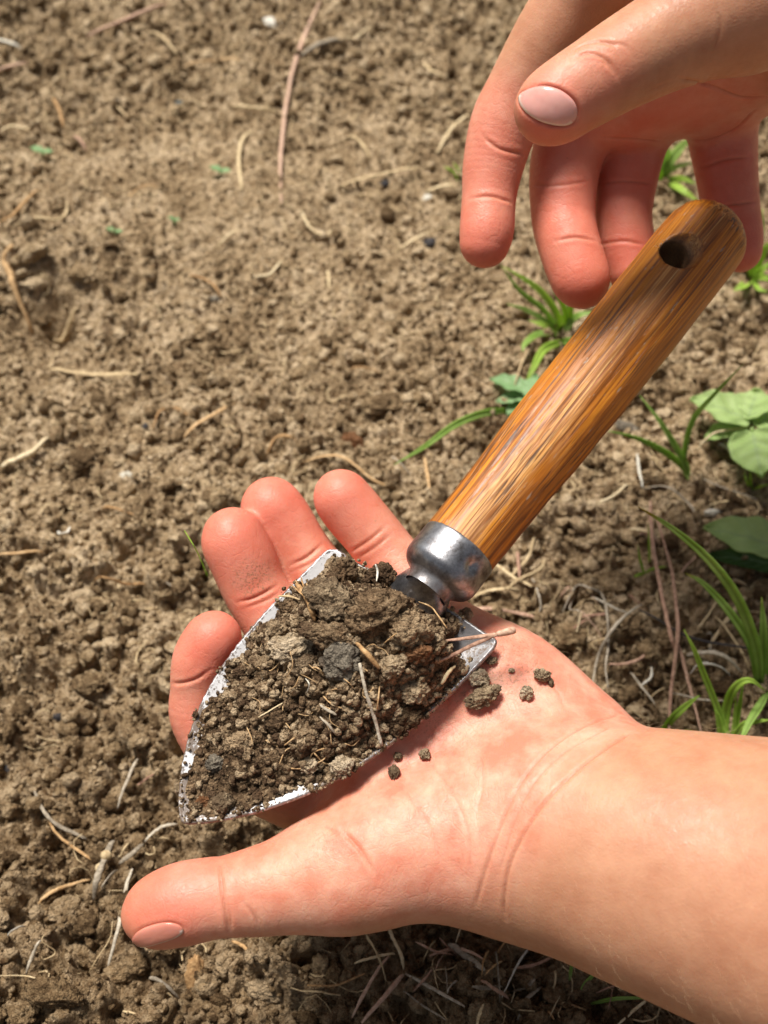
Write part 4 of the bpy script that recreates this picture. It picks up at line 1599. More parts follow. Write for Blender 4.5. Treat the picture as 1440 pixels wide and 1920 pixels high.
G1 = "dry plant litter on the soil"
strands = [
    ("pine_needle", [(602, -10), (572, 60), (548, 140), (532, 230), (526, 320), (527, 375)], 13, M_PINK, "long pinkish dry needle curving down from the top edge", "needle", 0),
    ("pine_needle", [(312, 2), (240, 40), (165, 76)], 12, M_PINK, "straight pink dry needle pointing down left near the top edge", "needle", 0),
    ("pine_needle", [(-10, 133), (30, 122), (66, 112)], 9, M_PINK, "short pink needle crossing the picture's left edge", "needle", 0),
    ("straw", [(-10, 84), (40, 84)], 12, M_PALE, "short cream straw at the left edge above a pink needle", "straw", 0),
    ("root", [(97, 180), (112, 208), (118, 240)], 11, M_ROOT, "short orange root standing near a pale green seedling", "root", 0),
    ("root", [(-5, 246), (22, 236), (52, 240), (75, 220)], 10, M_STRAW, "pale wavy root at the left edge above a seedling", "root", 0),
    ("straw", [(132, 244), (148, 260), (160, 275)], 8, M_PINK, "short pinkish straw right of the pale seedling", "straw", 0),
    ("root", [(68, 345), (45, 380), (22, 408), (0, 418)], 11, M_ROOT, "orange root reaching down to the left edge", "root", 0),
    ("root", [(20, 412), (70, 414), (108, 413), (124, 398), (124, 368)], 10, M_STRAW, "pale hooked root curling up like a J", "root", 0),
    ("root", [(20, 450), (6, 485), (24, 525), (36, 565), (58, 615)], 19, M_ROOT, "thick yellowish root hanging into the dark hollow at left", "root", 1.5),
    ("root", [(144, 575), (108, 605), (98, 635)], 12, M_STRAW, "pale crooked root below the dark hollow", "root", 0),
    ("root", [(472, 238), (455, 262), (448, 300), (453, 350)], 14, M_STRAW, "pale flat bent stem left of the long needle", "stem", 0),
    ("root", [(435, 194), (470, 203), (520, 205)], 9, M_STRAW, "pale root leading to the long needle", "root", 0),
    ("straw", [(265, 55), (300, 75), (330, 95)], 9, M_STRAW, "thin pale straw slanting under the pink needle", "straw", 0),
    ("straw", [(340, 120), (400, 112), (460, 106)], 7, M_ROOT, "thin brown straw lying level below the white chip", "straw", 0),
    ("root", [(565, 395), (580, 425), (608, 440), (623, 425)], 9, M_STRAW, "pale root curved like a fish hook", "root", 0),
    ("straw", [(640, 345), (700, 328), (785, 318)], 13, M_STRAW, "straw-coloured stalk left of the hanging index finger", "straw", 0.5),
    ("straw", [(405, 462), (432, 445), (452, 430)], 8, M_STRAW, "short pale straw on the smooth soil", "straw", 0),
    ("root", [(352, 510), (395, 530), (414, 552)], 9, M_ROOT, "short bent brown root in mid soil", "root", 0),
    ("straw", [(475, 516), (505, 505), (528, 486)], 9, M_STRAW, "short tan straw right of the bent brown root", "straw", 0),
    ("straw", [(614, 500), (618, 545)], 9, M_STRAW, "short upright pale straw in mid soil", "straw", 0),
    ("straw", [(92, 687), (140, 698), (200, 704), (262, 711)], 15, M_STRAW, "straight yellow straw lying level left of centre", "straw", 0),
    ("root", [(286, 800), (300, 770), (325, 755), (352, 775)], 9, M_ROOT, "arched little root beside the straight yellow straw", "root", 1),
    ("straw", [(437, 745), (405, 775), (372, 793), (344, 822)], 13, M_ROOT, "tan bent stalk slanting down left below mid soil", "stalk", .5),
    ("root", [(0, 870), (30, 862), (62, 842), (88, 815)], 22, M_STRAW, "thick bleached root at the left edge", "root", 1),
    ("root", [(500, 845), (522, 825), (556, 818)], 11, M_ROOT, "short orange root above the ring fingertip", "root", 0),
    ("straw", [(570, 862), (640, 878), (700, 905), (750, 915)], 9, M_ROOT, "brown root running behind the little fingertip", "root", 0),
    ("root", [(190, 950), (222, 955), (262, 968)], 9, M_ROOT, "short red-brown root left of the fingers", "root", 0),
    ("root", [(105, 985), (112, 1002), (126, 998), (130, 985)], 8, M_PALE, "small pale curl of root like a letter C", "root", 0),
    ("root", [(-5, 1036), (30, 1034), (78, 1030)], 10, M_ROOT, "straight orange root at the left edge by the fingers", "root", 0),
    ("root", [(172, 1080), (200, 1095), (240, 1092), (275, 1103)], 11, M_ROOT, "wavy orange root left of the index fingertip", "root", 0),
    ("straw", [(288, 1078), (318, 1096), (350, 1112)], 8, M_GREYST, "grey straw just left of the index fingertip", "straw", 0),
    ("straw", [(158, 1125), (175, 1160)], 9, M_STRAW, "short straw standing below the wavy orange root", "straw", 0),
    ("straw", [(258, 1420), (240, 1460), (218, 1512)], 10, M_GREYST, "pale grey straw standing left of the blade tip", "straw", 5),
    ("straw", [(290, 1457), (262, 1470), (242, 1482)], 9, M_PINK, "short pink straw left of the blade tip", "straw", 0),
    ("stem", [(62, 1480), (85, 1525), (110, 1548), (160, 1570)], 13, M_GREYST, "forked grey stem left of the thumb", "stem", 1),
    ("stem", [(85, 1520), (105, 1562), (140, 1590), (175, 1612)], 10, M_ROOT, "brown root beside the forked grey stem", "root", 0),
    ("stem", [(210, 1572), (196, 1610), (184, 1640), (172, 1682)], 20, M_GREYST, "thick jointed dry stem standing left of the thumb", "stem", 3),
    ("stem", [(268, 1580), (248, 1600), (222, 1618)], 16, M_GREYST, "short grey stem crossing the jointed one", "stem", 2),
    ("stem", [(330, 1542), (300, 1552), (270, 1575)], 11, M_GREYST, "grey twig running from the blade tip to the stems", "twig", 2),
    ("stem", [(218, 1628), (200, 1650), (188, 1666)], 10, M_GREYST, "small pale splinter between the stems", "splinter", 2),
    ("straw", [(246, 1625), (235, 1665), (228, 1700), (222, 1745), (200, 1812)], 13, M_GREYST, "long pale stalk hanging past the thumb tip", "stalk", 2),
    ("root", [(165, 1645), (130, 1660), (98, 1672), (68, 1692)], 13, M_ROOT, "knobbly brown root left of the thumb", "root", 1),
    ("straw", [(-6, 1828), (50, 1830), (90, 1838), (150, 1822)], 4, M_STRAW, "fine pale rootlet across the bottom left corner", "root", 2),
    ("root", [(92, 1740), (80, 1765), (104, 1785), (84, 1800), (75, 1790)], 4, M_STRAW, "tiny curly rootlet at lower left", "root", 2),
    ("root", [(72, 1760), (62, 1790), (46, 1825)], 11, M_GREYST, "grey root slanting at the lower left edge", "root", 1),
    ("root", [(-5, 1680), (8, 1702)], 10, M_STRAW, "straw end at the left edge below the stems", "straw", 0),
    ("straw", [(44, 1733), (10, 1752)], 6, M_PALE, "thin white straw near the lower left edge", "straw", 1),
    ("root", [(276, 1830), (305, 1842), (336, 1872)], 13, M_GREYST, "grey brown twig below the thumb tip", "twig", 1),
    ("root", [(432, 1762), (460, 1778), (476, 1805)], 12, M_ROOT, "bent brown root just below the thumb", "root", 1),
    ("straw", [(678, 1742), (700, 1775), (714, 1805), (724, 1838)], 13, M_STRAW, "pale twisted straw hanging below the thumb base", "straw", 2),
    ("straw", [(726, 1730), (735, 1755), (752, 1790), (757, 1815)], 11, M_STRAW, "slim bleached straw right of the twisted one", "straw", 2),
    ("pine_needle", [(728, 1790), (695, 1840), (660, 1905)], 11, M_PINK, "dark red-brown needle pointing down left at the bottom", "needle", 3),
    ("pine_needle", [(756, 1825), (720, 1870), (678, 1915)], 15, M_PINK, "split pale-edged needle at the bottom edge", "needle", 3),
    ("stem", [(760, 1824), (800, 1845), (840, 1868), (872, 1886)], 10, M_GREYST, "long grey twig slanting right at the bottom", "twig", 2),
    ("stem", [(842, 1765), (872, 1792), (910, 1815)], 20, M_GREYST, "chunk of split pale stem under the wrist", "stem", 2),
    ("stem", [(870, 1720), (862, 1745), (856, 1765)], 12, M_STRAW, "dry leaf sheath hanging under the wrist", "sheath", 2),
    ("stem", [(930, 1782), (934, 1820), (938, 1875)], 13, M_GREYST, "upright jointed grey stem under the wrist", "stem", 2),
    ("straw", [(995, 1772), (970, 1810), (942, 1868)], 11, M_PALE, "shiny pale straw leaning by the jointed grey stem", "straw", 3),
    ("straw", [(985, 1828), (1010, 1870), (1040, 1910)], 11, M_ROOT, "brown straw leaning under the forearm", "straw", 1),
    ("straw", [(835, 1810), (838, 1840), (840, 1870)], 10, M_GREYST, "short grey upright straw at the bottom centre", "straw", 1),
    ("straw", [(1246, 1850), (1200, 1885), (1160, 1920)], 9, M_STRAW, "tan straw below the forearm near the bottom edge", "straw", 2),
    ("straw", [(1160, 1818), (1150, 1850), (1142, 1890)], 8, M_PINK, "thin pink straw hanging below the forearm", "straw", 2),
    ("straw", [(1219, 940), (1222, 1010), (1238, 1100), (1256, 1190), (1262, 1230)], 13, M_PINK, "left one of two long dry needles above the wrist", "needle", 5),
    ("straw", [(1232, 960), (1258, 1060), (1266, 1120), (1262, 1210), (1258, 1300), (1256, 1382)], 12, M_PINK, "right one of two long dry needles above the wrist", "needle", 4),
    ("straw", [(1262, 1215), (1285, 1285), (1318, 1390)], 11, M_PINK, "dry needle slanting right behind the wrist", "needle", 2),
    ("root", [(1206, 1128), (1170, 1156), (1140, 1195), (1120, 1235), (1112, 1280)], 10, M_GREYST, "pale arching root rising from behind the palm", "root", 4),
    ("root", [(1056, 1142), (1076, 1112), (1105, 1102), (1130, 1110), (1138, 1150), (1140, 1210), (1136, 1250), (1142, 1285)], 8, M_GREYST, "looped pale rootlet like an upside down U", "root", 3),
    ("root", [(1078, 1118), (1068, 1140), (1074, 1162), (1082, 1172)], 6, M_GREYST, "short rootlet inside the upside down U", "root", 2),
    ("root", [(1140, 1245), (1165, 1247), (1195, 1238), (1212, 1225)], 10, M_PINK, "bent brown straw right of the looped rootlet", "straw", 1),
    ("root", [(1198, 1140), (1235, 1162), (1300, 1182), (1370, 1210), (1445, 1218)], 8, M_DARKW, "dark thin twig running right across the needles", "twig", 5),
    ("straw", [(868, 1142), (920, 1142), (965, 1148), (1008, 1155)], 14, M_PINK, "pinkish root lying right of the collar", "root", 1),
    ("straw", [(888, 1112), (930, 1105), (978, 1108)], 15, M_STRAW, "flat pale straw just above the pinkish root", "straw", 1),
    ("root", [(998, 1078), (1010, 1110), (1014, 1135), (1010, 1152)], 7, M_GREYST, "thin pale rootlet hanging right of the collar", "root", 1),
    ("straw", [(970, 1030), (972, 1055), (975, 1080)], 11, M_PINK, "short upright straw below the handle", "straw", 2),
    ("straw", [(1002, 1005), (990, 1045), (955, 1082)], 9, M_STRAW, "pale straw crossing under the handle", "straw", 2),
    ("straw", [(1022, 1040), (1014, 1065), (975, 1085), (950, 1102)], 9, M_STRAW, "bent pale straw below the handle base", "straw", 2),
    ("straw", [(1182, 1262), (1200, 1284), (1230, 1318)], 8, M_GREYST, "small pale splinter right of the palm", "splinter", 2),
    ("straw", [(1222, 1248), (1220, 1270), (1202, 1284)], 7, M_PALE, "white curved splinter beside the palm", "splinter", 2),
    ("root", [(1430, 1080), (1380, 1140), (1330, 1210)], 15, M_STRAW, "broad tan straw behind the right grass tuft", "straw", 1),
    ("straw", [(1280, 1225), (1340, 1240), (1395, 1260)], 16, M_GREYST, "broad grey dead leaf by the right grass tuft", "straw", 1),
    ("straw", [(1296, 1258), (1312, 1246), (1345, 1252), (1372, 1262)], 7, M_PALE, "curved pale splinter in front of the dead leaf", "splinter", 3),
    ("straw", [(1340, 1148), (1370, 1190), (1410, 1250)], 8, M_STRAW, "straw slanting behind the right grass blades", "straw", 3),
    ("straw", [(1310, 1175), (1330, 1150), (1352, 1110)], 6, M_STRAW, "fine straw between the dark twig and grass", "straw", 3),
    ("straw", [(1330, 1180), (1334, 1200), (1322, 1262)], 8, M_PALE, "bleached straw left of the right grass tuft", "straw", 2),
    ("straw", [(1210, 908), (1252, 918), (1290, 942), (1310, 962)], 8, M_GREYST, "thin grey twig below the three-bladed grass", "twig", 1),
    ("straw", [(1330, 945), (1360, 940), (1392, 930)], 8, M_STRAW, "pale straw above the round leaf", "straw", 1),
    ("root", [(1308, 838), (1340, 812), (1400, 800), (1445, 782)], 10, M_STRAW, "tan stalk lying across the broad leaves", "stalk", 9),
    ("straw", [(1350, 830), (1372, 848)], 11, M_PALE, "short pale chip under the broad leaves", "chip", 1),
    ("straw", [(1290, 880), (1350, 900), (1440, 940)], 6, M_GREYST, "long thin twig below the broad leaves", "twig", 1),
    ("straw", [(820, 280), (850, 240), (888, 195)], 12, M_STRAW, "tan straw left of the index finger", "straw", 0),
    ("straw", [(790, 118), (810, 130), (832, 146)], 11, M_STRAW, "pale straw left of the right hand's index knuckle", "straw", 0),
    ("straw", [(650, 250), (672, 262), (695, 290)], 10, M_STRAW, "wavy pale straw right of the long needle", "straw", 0),
    ("twig", [(560, 105), (595, 90), (640, 68)], 18, M_GREYST, "grey peeling twig right of the long needle", "twig", 1),
    ("straw", [(640, 75), (665, 62), (695, 52)], 8, M_STRAW, "thin straw extending from the peeling twig", "straw", 0),
    ("straw", [(785, 440), (820, 430), (862, 420)], 8, M_STRAW, "thin pale straw left of the index fingertip", "straw", 0),
    ("straw", [(755, 460), (780, 445), (808, 432)], 9, M_STRAW, "short tan straw under the thin pale one", "straw", 0),
    ("straw", [(800, 350), (830, 348), (855, 345)], 11, M_STRAW, "straw next to the white chip by the index finger", "straw", 0),
    ("straw", [(990, 660), (975, 690), (965, 722)], 6, M_STRAW, "thin dry stalk left of the handle among leaves", "stalk", 5),
    ("straw", [(795, 850), (800, 880), (806, 915)], 9, M_ROOT, "short brown straw left of the handle base", "straw", 0),
    ("straw", [(770, 885), (740, 865), (735, 872)], 5, M_PALE, "tiny white bud at the tip of the long grass blade", "bud", 4),
    ("straw", [(1180, 900), (1150, 930), (1120, 940)], 9, M_STRAW, "short straw right of the handle", "straw", 0),
    ("straw", [(1195, 850), (1198, 880), (1206, 910)], 8, M_PALE, "pale upright splinter right of the handle", "splinter", 1),
    ("straw", [(655, 685), (690, 690), (715, 697)], 7, M_ROOT, "thin brown straw in mid soil above the little finger", "straw", 0),
    ("straw", [(225, 370), (265, 350), (300, 345)], 6, M_ROOT, "thin root above the smooth soil patch", "root", 0),
    ("straw", [(210, 190), (235, 215), (262, 235)], 8, M_STRAW, "pale straw between two seedlings in the upper left", "straw", 0),
]
for nm, pts, wd, m_, lab, cat, lf in strands:
    strand(nm, [(p[0], p[1]) for p in pts], wd, m_, lab, cat, G1, flat=.45 if nm in ("straw", "stem") else .8, lift=.0024 + lf * .001)

# looser straw in the two places where old grass lies thick
for k in range(46):
    low = k < 26
    x, y = (random.gauss(930, 170), random.uniform(1745, 1915)) if low else (random.gauss(1180, 120), random.uniform(960, 1370))
    if (low and y < 1720 + max(0, x - 900) * .45) or (not low and y > 1250 + (x - 1100) * .8) or not 0 < x < 1440:
        continue
    a = random.uniform(0, 6.28); ln = random.uniform(22, 60)
    dx, dy = math.cos(a) * ln, math.sin(a) * ln * .7
    bx, by = -dy * random.uniform(-.3, .3), dx * random.uniform(-.3, .3)
    strand("straw", [(x - dx, y - dy), (x + bx, y + by), (x + dx, y + dy)], random.uniform(5, 13), random.choice([M_STRAW, M_GREYST, M_ROOT, M_STRAW, M_PINK]),
           "dry straw lying loose on the soil " + ("under the wrist and forearm" if low else "between the handle and the right grass tufts"), "straw",
           "loose straw " + ("under the arm" if low else "near the grass tufts"), flat=.4, lift=.0020 + random.uniform(0, .003))

# joints on the thick stem
for o in S.objects:
    if o.get("label", "").startswith("thick jointed dry stem"):
        for (x, y) in ((199, 1604), (189, 1628)):
            c = gpt(x, y, .0048)
            dvec = gpt(184, 1640, .004) - gpt(196, 1610, .004); dvec /= np.linalg.norm(dvec)
            v, f = tube_geo([c - dvec * .0006, c - dvec * .0002, c + dvec * .0002, c + dvec * .0006], [.0012, .00155, .00155, .0012], 10)
            obj("stem_joint", mesh_from("stem_joint", v, f), M_STRAW, o)
        break

# small debris that is not a strand
bits = [("pale_chip", 511, 54, 22, 44, M_PALE, "white rectangular chip near the top edge", "chip", 70),
        ("pale_chip", 800, 372, 16, 34, M_PALE, "white chip left of the index finger", "chip", -60),
        ("pebble", 236, 887, 36, 24, M_PALE, "pale round pebble left of the fingers", "pebble", 0),
        ("pebble", 336, 190, 24, 20, M_BLUE, "dark blue-green pebble in the upper left soil", "pebble", 0),
        ("pebble", 222, 192, 26, 24, M_GREY, "light grey pebble left of the blue-green one", "pebble", 0),
        ("charcoal_piece", 805, 455, 26, 24, M_DARKW, "small black charcoal piece left of the index fingertip", "charcoal", 0),
        ("charcoal_piece", 720, 345, 22, 20, M_DARKW, "black speck under the straw-coloured stalk", "charcoal", 0),
        ("charcoal_piece", 272, 800, 14, 22, M_DARKW, "small charcoal flake below the straight yellow straw", "charcoal", 0),
        ("charcoal_piece", 112, 1345, 18, 32, M_DARKW, "upright charcoal sliver left of the blade", "charcoal", 80),
        ("charcoal_piece", 20, 1660, 40, 32, M_DARKW, "dark charcoal lump at the left edge beside the root", "charcoal", 0),
        ("charcoal_piece", 8, 1436, 34, 18, M_DARKW, "dark wood piece at the left edge", "charcoal", -30),
        ("stone", 400, 560, 30, 22, M_GREY, "small grey stone in mid soil", "stone", 0),
        ("bark_piece", 665, 830, 56, 44, M_REDB, "flat orange bark piece above the little fingertip", "bark", -40),
        ("stone", 1175, 800, 60, 36, M_GREY, "pale flat stone under the handle", "stone", -20),
        ("stone", 1340, 962, 52, 30, M_PALE, "cream flat stone above the round leaf", "stone", 0),
        ("bark_piece", 365, 1830, 40, 110, M_ROOT, "frayed golden plant husk below the thumb", "husk", 0)]
for i, (nm, x, y, a, b, m_, lab, cat, ang) in enumerate(bits):
    p = gpt(x, y, .0008)
    d = float((p - CO) @ FW)
    place_lump(nm, p, (R(a, d), R(b, d), R(min(a, b) * .7, d)), BIG[(i * 7 + 2) % 10], m_, lab, cat, "debris pieces on the soil", facing(ang))

# named clods of the foreground
clods = [(497, 1842, 84, 76, "largest brown clod below the thumb"), (100, 1842, 130, 90, "wide crumbly clod in the lower left corner"),
         (125, 1690, 80, 62, "flat dark clod left of the thumb tip"), (140, 1530, 46, 44, "pale clod under the forked grey stem"),
         (200, 1545, 70, 46, "crumbly clod behind the jointed stem"), (225, 1815, 70, 60, "brown clod below the hanging stalk"),
         (158, 1730, 78, 56, "crumbly clod left of the hanging stalk"), (255, 1800, 60, 60, "squarish clod below the thumb nail"),
         (420, 1800, 44, 60, "upright clod below the thumb's middle"), (35, 1890, 90, 64, "clod in the bottom left corner"),
         (412, 1868, 46, 40, "small pale clod at the bottom left of the largest one"), (965, 1762, 56, 66, "rounded clod under the wrist"),
         (1050, 1860, 90, 64, "big crumbly clod below the forearm"), (745, 1845, 48, 46, "clod at the bottom between two needles"),
         (900, 1885, 52, 52, "pitted clod at the bottom centre"), (1000, 1905, 60, 40, "clod at the bottom edge under the forearm"),
         (785, 1875, 46, 40, "cube-like clod at the bottom centre"), (170, 1270, 90, 70, "large soft clod left of the blade"),
         (210, 1305, 60, 48, "dark lumpy clod just below the large soft one"), (160, 850, 60, 56, "round clod casting a shadow left of centre"),
         (585, 655, 52, 44, "rounded clod in mid soil"), (55, 460, 90, 56, "big clod on the rim of the dark hollow"),
         (160, 520, 60, 44, "clod right of the dark hollow"), (95, 585, 76, 50, "clod below the dark hollow"),
         (720, 745, 90, 60, "dark rough clod left of the handle"), (1110, 1000, 80, 64, "crumbly clod right of the handle base"),
         (1140, 1080, 96, 70, "big knobbly clod above the looped rootlet"), (1095, 960, 70, 44, "pale crumbly clod under the handle"),
         (1060, 1180, 90, 76, "dull brown clod above the palm edge"), (1180, 1160, 66, 56, "clod right of the looped rootlet"),
         (1225, 900, 70, 40, "brown clod at the foot of the three-bladed grass"), (1180, 1290, 60, 50, "shaded clod right of the palm"),
         (340, 1090, 40, 40, "round pale clod left of the middle finger"), (300, 1090, 40, 34, "clod just left of the round pale one"),
         (215, 860, 40, 30, "small brown clod above the pale pebble"), (600, 850, 60, 40, "clod between the ring and little fingertips")]
for i, (x, y, a, b, lab) in enumerate(clods):
    p = gpt(x, y + b * .2, .0008)
    d = float((p - CO) @ FW)
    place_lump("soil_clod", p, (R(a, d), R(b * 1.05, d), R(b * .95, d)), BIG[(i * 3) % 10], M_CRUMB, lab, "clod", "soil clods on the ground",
               (random.uniform(-.5, .5), random.uniform(-.5, .5), random.uniform(-.5, .5)))

# the other clods large enough to pick out
zones = [("clod among the soil at the far top of the bed", lambda x, y: y > .36),
         ("clod in the left part of the bed beside the fingers", lambda x, y: x < -.045 and y > .13),
         ("clod in the right part of the bed near the grass", lambda x, y: x > .045 and y > .13),
         ("clod in the bottom foreground under the arm", lambda x, y: y <= .13),
         ("clod in the middle of the bed behind the hand", lambda x, y: True)]
def px_of(p):
    q = np.asarray(p) - CO
    d = q @ FW
    return 720 + (q @ RT) / d / PX, 960 - (q @ UP) / d / PX


marks = []
for nm, pts, wd, m_, lab, cat, lf in strands:
    if len(lab.split()) <= 8 and not any(k in lab for k in ("below", "under ", "beside", "left of", "right of", "above")):
        marks.append((*pts[len(pts) // 2][:2], lab))
for nm, x, y, a, b, m_, lab, cat, ang in bits:
    if len(lab.split()) <= 8:
        marks.append((x, y, lab))
for x, y, a, b, lab in clods:
    if len(lab.split()) <= 7:
        marks.append((x, y, lab))


def beside(x, y):
    """words that tie a lump to the nearest thing one can find, or None"""
    best = min(marks, key=lambda m: (m[0] - x) ** 2 + (m[1] - y) ** 2)
    dx, dy = x - best[0], y - best[1]
    if dx * dx + dy * dy > 110 ** 2:
        return None
    side = ("left of" if dx < 0 else "right of") if abs(dx) > abs(dy) else ("behind" if dy < 0 else "in front of")
    return side + " the " + best[2]


cnt = 0
qs = in_view_xy(900, .004)
for x, y in qs:
    if cnt >= 200:
        break
    sm = .75 * float(gauss(x, y, _sm[0], _sm[1], .10, .05))
    if random.random() < sm * 1.3:
        continue
    if random.random() > (1.0 if y < .2 else .45):
        continue
    s = random.uniform(.0050, .0085) * (1.2 if y < .13 else (.8 if y > .26 else 1))
    z = float(gz(x, y)) + s * .12
    lab = beside(*px_of((x, y, z))) or next(l for l, f in zones if f(x, y))
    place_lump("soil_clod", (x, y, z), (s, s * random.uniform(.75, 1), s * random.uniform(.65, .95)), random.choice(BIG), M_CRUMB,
               ("brown soil " if lab.startswith("clod") else "brown soil clod ") + lab, "clod", "soil clods on the ground")
    cnt += 1

# fine root hairs and straw dust nobody could count
parts = []
bot, rgt = flat_xy(900, 1830), flat_xy(1200, 1180)
for x, y in in_view_xy(4200, .01):
    w_ = .17 + 1.0 * float(gauss(x, y, bot[0], bot[1], .04, .014)) + .75 * float(gauss(x, y, rgt[0], rgt[1], .032, .04))
    if random.random() > w_:
        continue
    a = random.uniform(0, 6.28); ln = random.uniform(.003, .013)
    n = 6
    k = random.uniform(-2.0, 2.0)
    pp = []
    for j in range(n):
        t = j / (n - 1) - .5
        aa = a + k * t
        xx, yy = x + math.cos(aa) * ln * t, y + math.sin(aa) * ln * t
        pp.append((xx, yy, float(gz(xx, yy)) + .0009 + random.uniform(0, .0014)))
    parts.append(tube_geo(pp, random.uniform(.00008, .00030), 5, .6))
v, f = merge_geo(parts)
o = obj("root_litter", mesh_from("root_litter", v, f), M_STRAW)
tag(o, "fine dry rootlets and straw dust strewn over the soil", "plant litter", kind="stuff")

# litter in the trowel
G2 = "plant litter in the trowel"
strand("twig", [(674, 1243, 2), (686, 1295, 2), (703, 1350, 1.5), (716, 1398, .5)], 12, M_GREYST, "straight grey twig stuck in the trowel load", "twig", G2, where=heap_pt, lift=.0012, taper=.2)
root = strand("root", [(590, 1165, 1), (582, 1135, 2.5), (566, 1108, 3), (556, 1094, 3)], 17, M_ROOT, "frayed brown root standing at the blade's upper left rim", "root", G2, where=heap_pt, lift=.0012)
for k in range(6):
    strand("root_fibre", [(572 + k * 3, 1120 - k, 3), (556 + k * 7, 1105 - k * 2, 3.5), (544 + k * 10, 1094 - (k % 3) * 6, 3.5)], 5, M_ROOT, None, None, where=heap_pt, lift=.0012, parent=root)
strand("straw", [(522, 1118, 1), (540, 1118, 1.5), (562, 1124, 1)], 8, M_STRAW, "golden straw scrap beside the frayed root", "straw", G2, where=heap_pt)
strand("straw", [(828, 1283, 1), (840, 1262, 1.5), (853, 1248, 1.5)], 13, M_STRAW, "short yellow straw on the load near the pine needles", "straw", G2, where=heap_pt)
strand("bark_splinter", [(668, 1205, 1.5), (690, 1228, 1.5), (712, 1254, 1)], 16, M_ROOT, "split orange splinter behind the grey stone", "splinter", G2, where=heap_pt)
strand("root", [(573, 1272, 1), (580, 1284, 1.5), (575, 1300, 1)], 5, M_PALE, "tiny white curved rootlet low in the load", "root", G2, where=heap_pt)
strand("straw", [(484, 1345, .5), (505, 1333, 1), (530, 1318, .6)], 5, M_STRAW, "fine straw lying in the lower load", "straw", G2, where=heap_pt)
strand("root", [(785, 1128, 1), (808, 1138, 2), (822, 1155, 2), (838, 1178, 1)], 5, M_ROOT, "thin golden rootlet across the soil under the neck", "root", G2, where=heap_pt)
strand("root", [(720, 1206, 1), (740, 1190, 2), (762, 1176, 1.5)], 5, M_ROOT, "thin root lying on the dark clods", "root", G2, where=heap_pt)
strand("straw", [(706, 1090, 2), (708, 1072, 3), (704, 1058, 4)], 6, M_PALE, "small pale straw tip rising from the heap top", "straw", G2, where=heap_pt)
strand("root", [(600, 1344, .5), (618, 1362, .8), (628, 1376, .5)], 8, M_GREYST, "stub of grey stalk in the lower load", "stalk", G2, where=heap_pt)
strand("root", [(600, 1322, .5), (612, 1330, .8), (630, 1340, .5)], 10, M_GREYST, "short hollow stalk piece in the lower load", "stalk", G2, where=heap_pt)

# the pair of pine needles in one sheath, lying over heap and palm
SH0, SH1 = P(966, 1181, .2265), P(932, 1189, .2265)
v, f = tube_geo(spline([SH0, (SH0 + SH1) / 2, SH1], 8), [R(7, .2265) * k for k in (.8, 1.1, 1.05, 1.0, .95, .9, .85, .75)], 10, 1, .12)
nd = obj("pine_needle", mesh_from("pine_needle", v, f), M_PINK)
tag(nd, "pair of red-brown pine needles joined in a grey sheath beside the palm crumbs", "pine needles", G2)
for pts in ([SH1, P(880, 1196, .2263), P(820, 1203, .2270)], [SH1, P(885, 1210, .2260), P(835, 1234, .2262), P(787, 1246, .2268)]):
    c = spline(pts, 18)
    rad = R(4.2, .2265) * (1 - .7 * np.linspace(0, 1, 18) ** 3)
    v, f = tube_geo(c, rad, 8, .6)
    obj("needle", mesh_from("needle", v, f), M_PINK, nd)

# ------------------------------------------------------------------ plants
def blade_geo(c, width, up, fold=.25, tipp=.15):
    """one grass blade: a folded tapering strip with thickness"""
    n = len(c)
    tan = np.gradient(c, axis=0); tan /= np.linalg.norm(tan, axis=1)[:, None]
    V, F, rib = [], [], []
    for i in range(n):
        t = i / (n - 1)
        wdt = width * (min(1, .55 + t * 2.2)) * (1 - max(0, (t - .35) / .65) ** 1.7 * (1 - tipp * .2))
        s = np.cross(tan[i], up); s /= np.linalg.norm(s) + 1e-9
        nn = np.cross(s, tan[i])
        for a, rb in ((-1, 0), (-.45, .15), (0, 1), (.45, .15), (1, 0)):
            V.append(c[i] + s * wdt * .5 * a + nn * wdt * fold * abs(a)); rib.append(rb)
    for i in range(n - 1):
        for k in range(4):
            a = i * 5 + k
            F.append((a, a + 1, a + 6, a + 5))
    return V, F, rib


def grass_tuft(name, label, cat, blades, mat, group=None):
    """blades: list of (root px, [(px, py, height mm) ...], width px, yellow)"""
    first = blades[0][0][0]
    base = gpt(first[0], first[1], 0)
    root = link(bpy.data.objects.new(name, None))
    root.location = base
    root.empty_display_size = .005
    tag(root, label, cat, group)
    for pts, wd, yel in blades:
        q = np.array([gpt(x, y, 0) if h_ == 0 else above(x, y, h_ * .001) for x, y, h_ in pts])
        c = spline(q, 16)
        d = float((c.mean(0) - CO) @ FW)
        up = CO - c.mean(0); up /= np.linalg.norm(up)
        side = np.cross(c[-1] - c[0], up); side /= np.linalg.norm(side) + 1e-9
        up = up + side * random.uniform(-.5, .5)
        v, f, rib = blade_geo(c - base, R(wd * .82, d), up)
        me = mesh_from("blade", v, f)
        attr(me, "rib", rib)
        attr(me, "yellow", np.repeat(sstep(.86, .97, np.linspace(0, 1, 16)), 5) * yel)
        o = obj("blade", me, mat if not isinstance(mat, list) else random.choice(mat), root)
        md = o.modifiers.new("thickness", 'SOLIDIFY'); md.thickness = .00018; md.offset = 0
    return root


def above(px, py, h_):
    """point at a height above the soil level, on the ray of a pixel"""
    r = ray(px, py)
    d = (h_ - CAM_H) / r[2]
    return CO + r * d


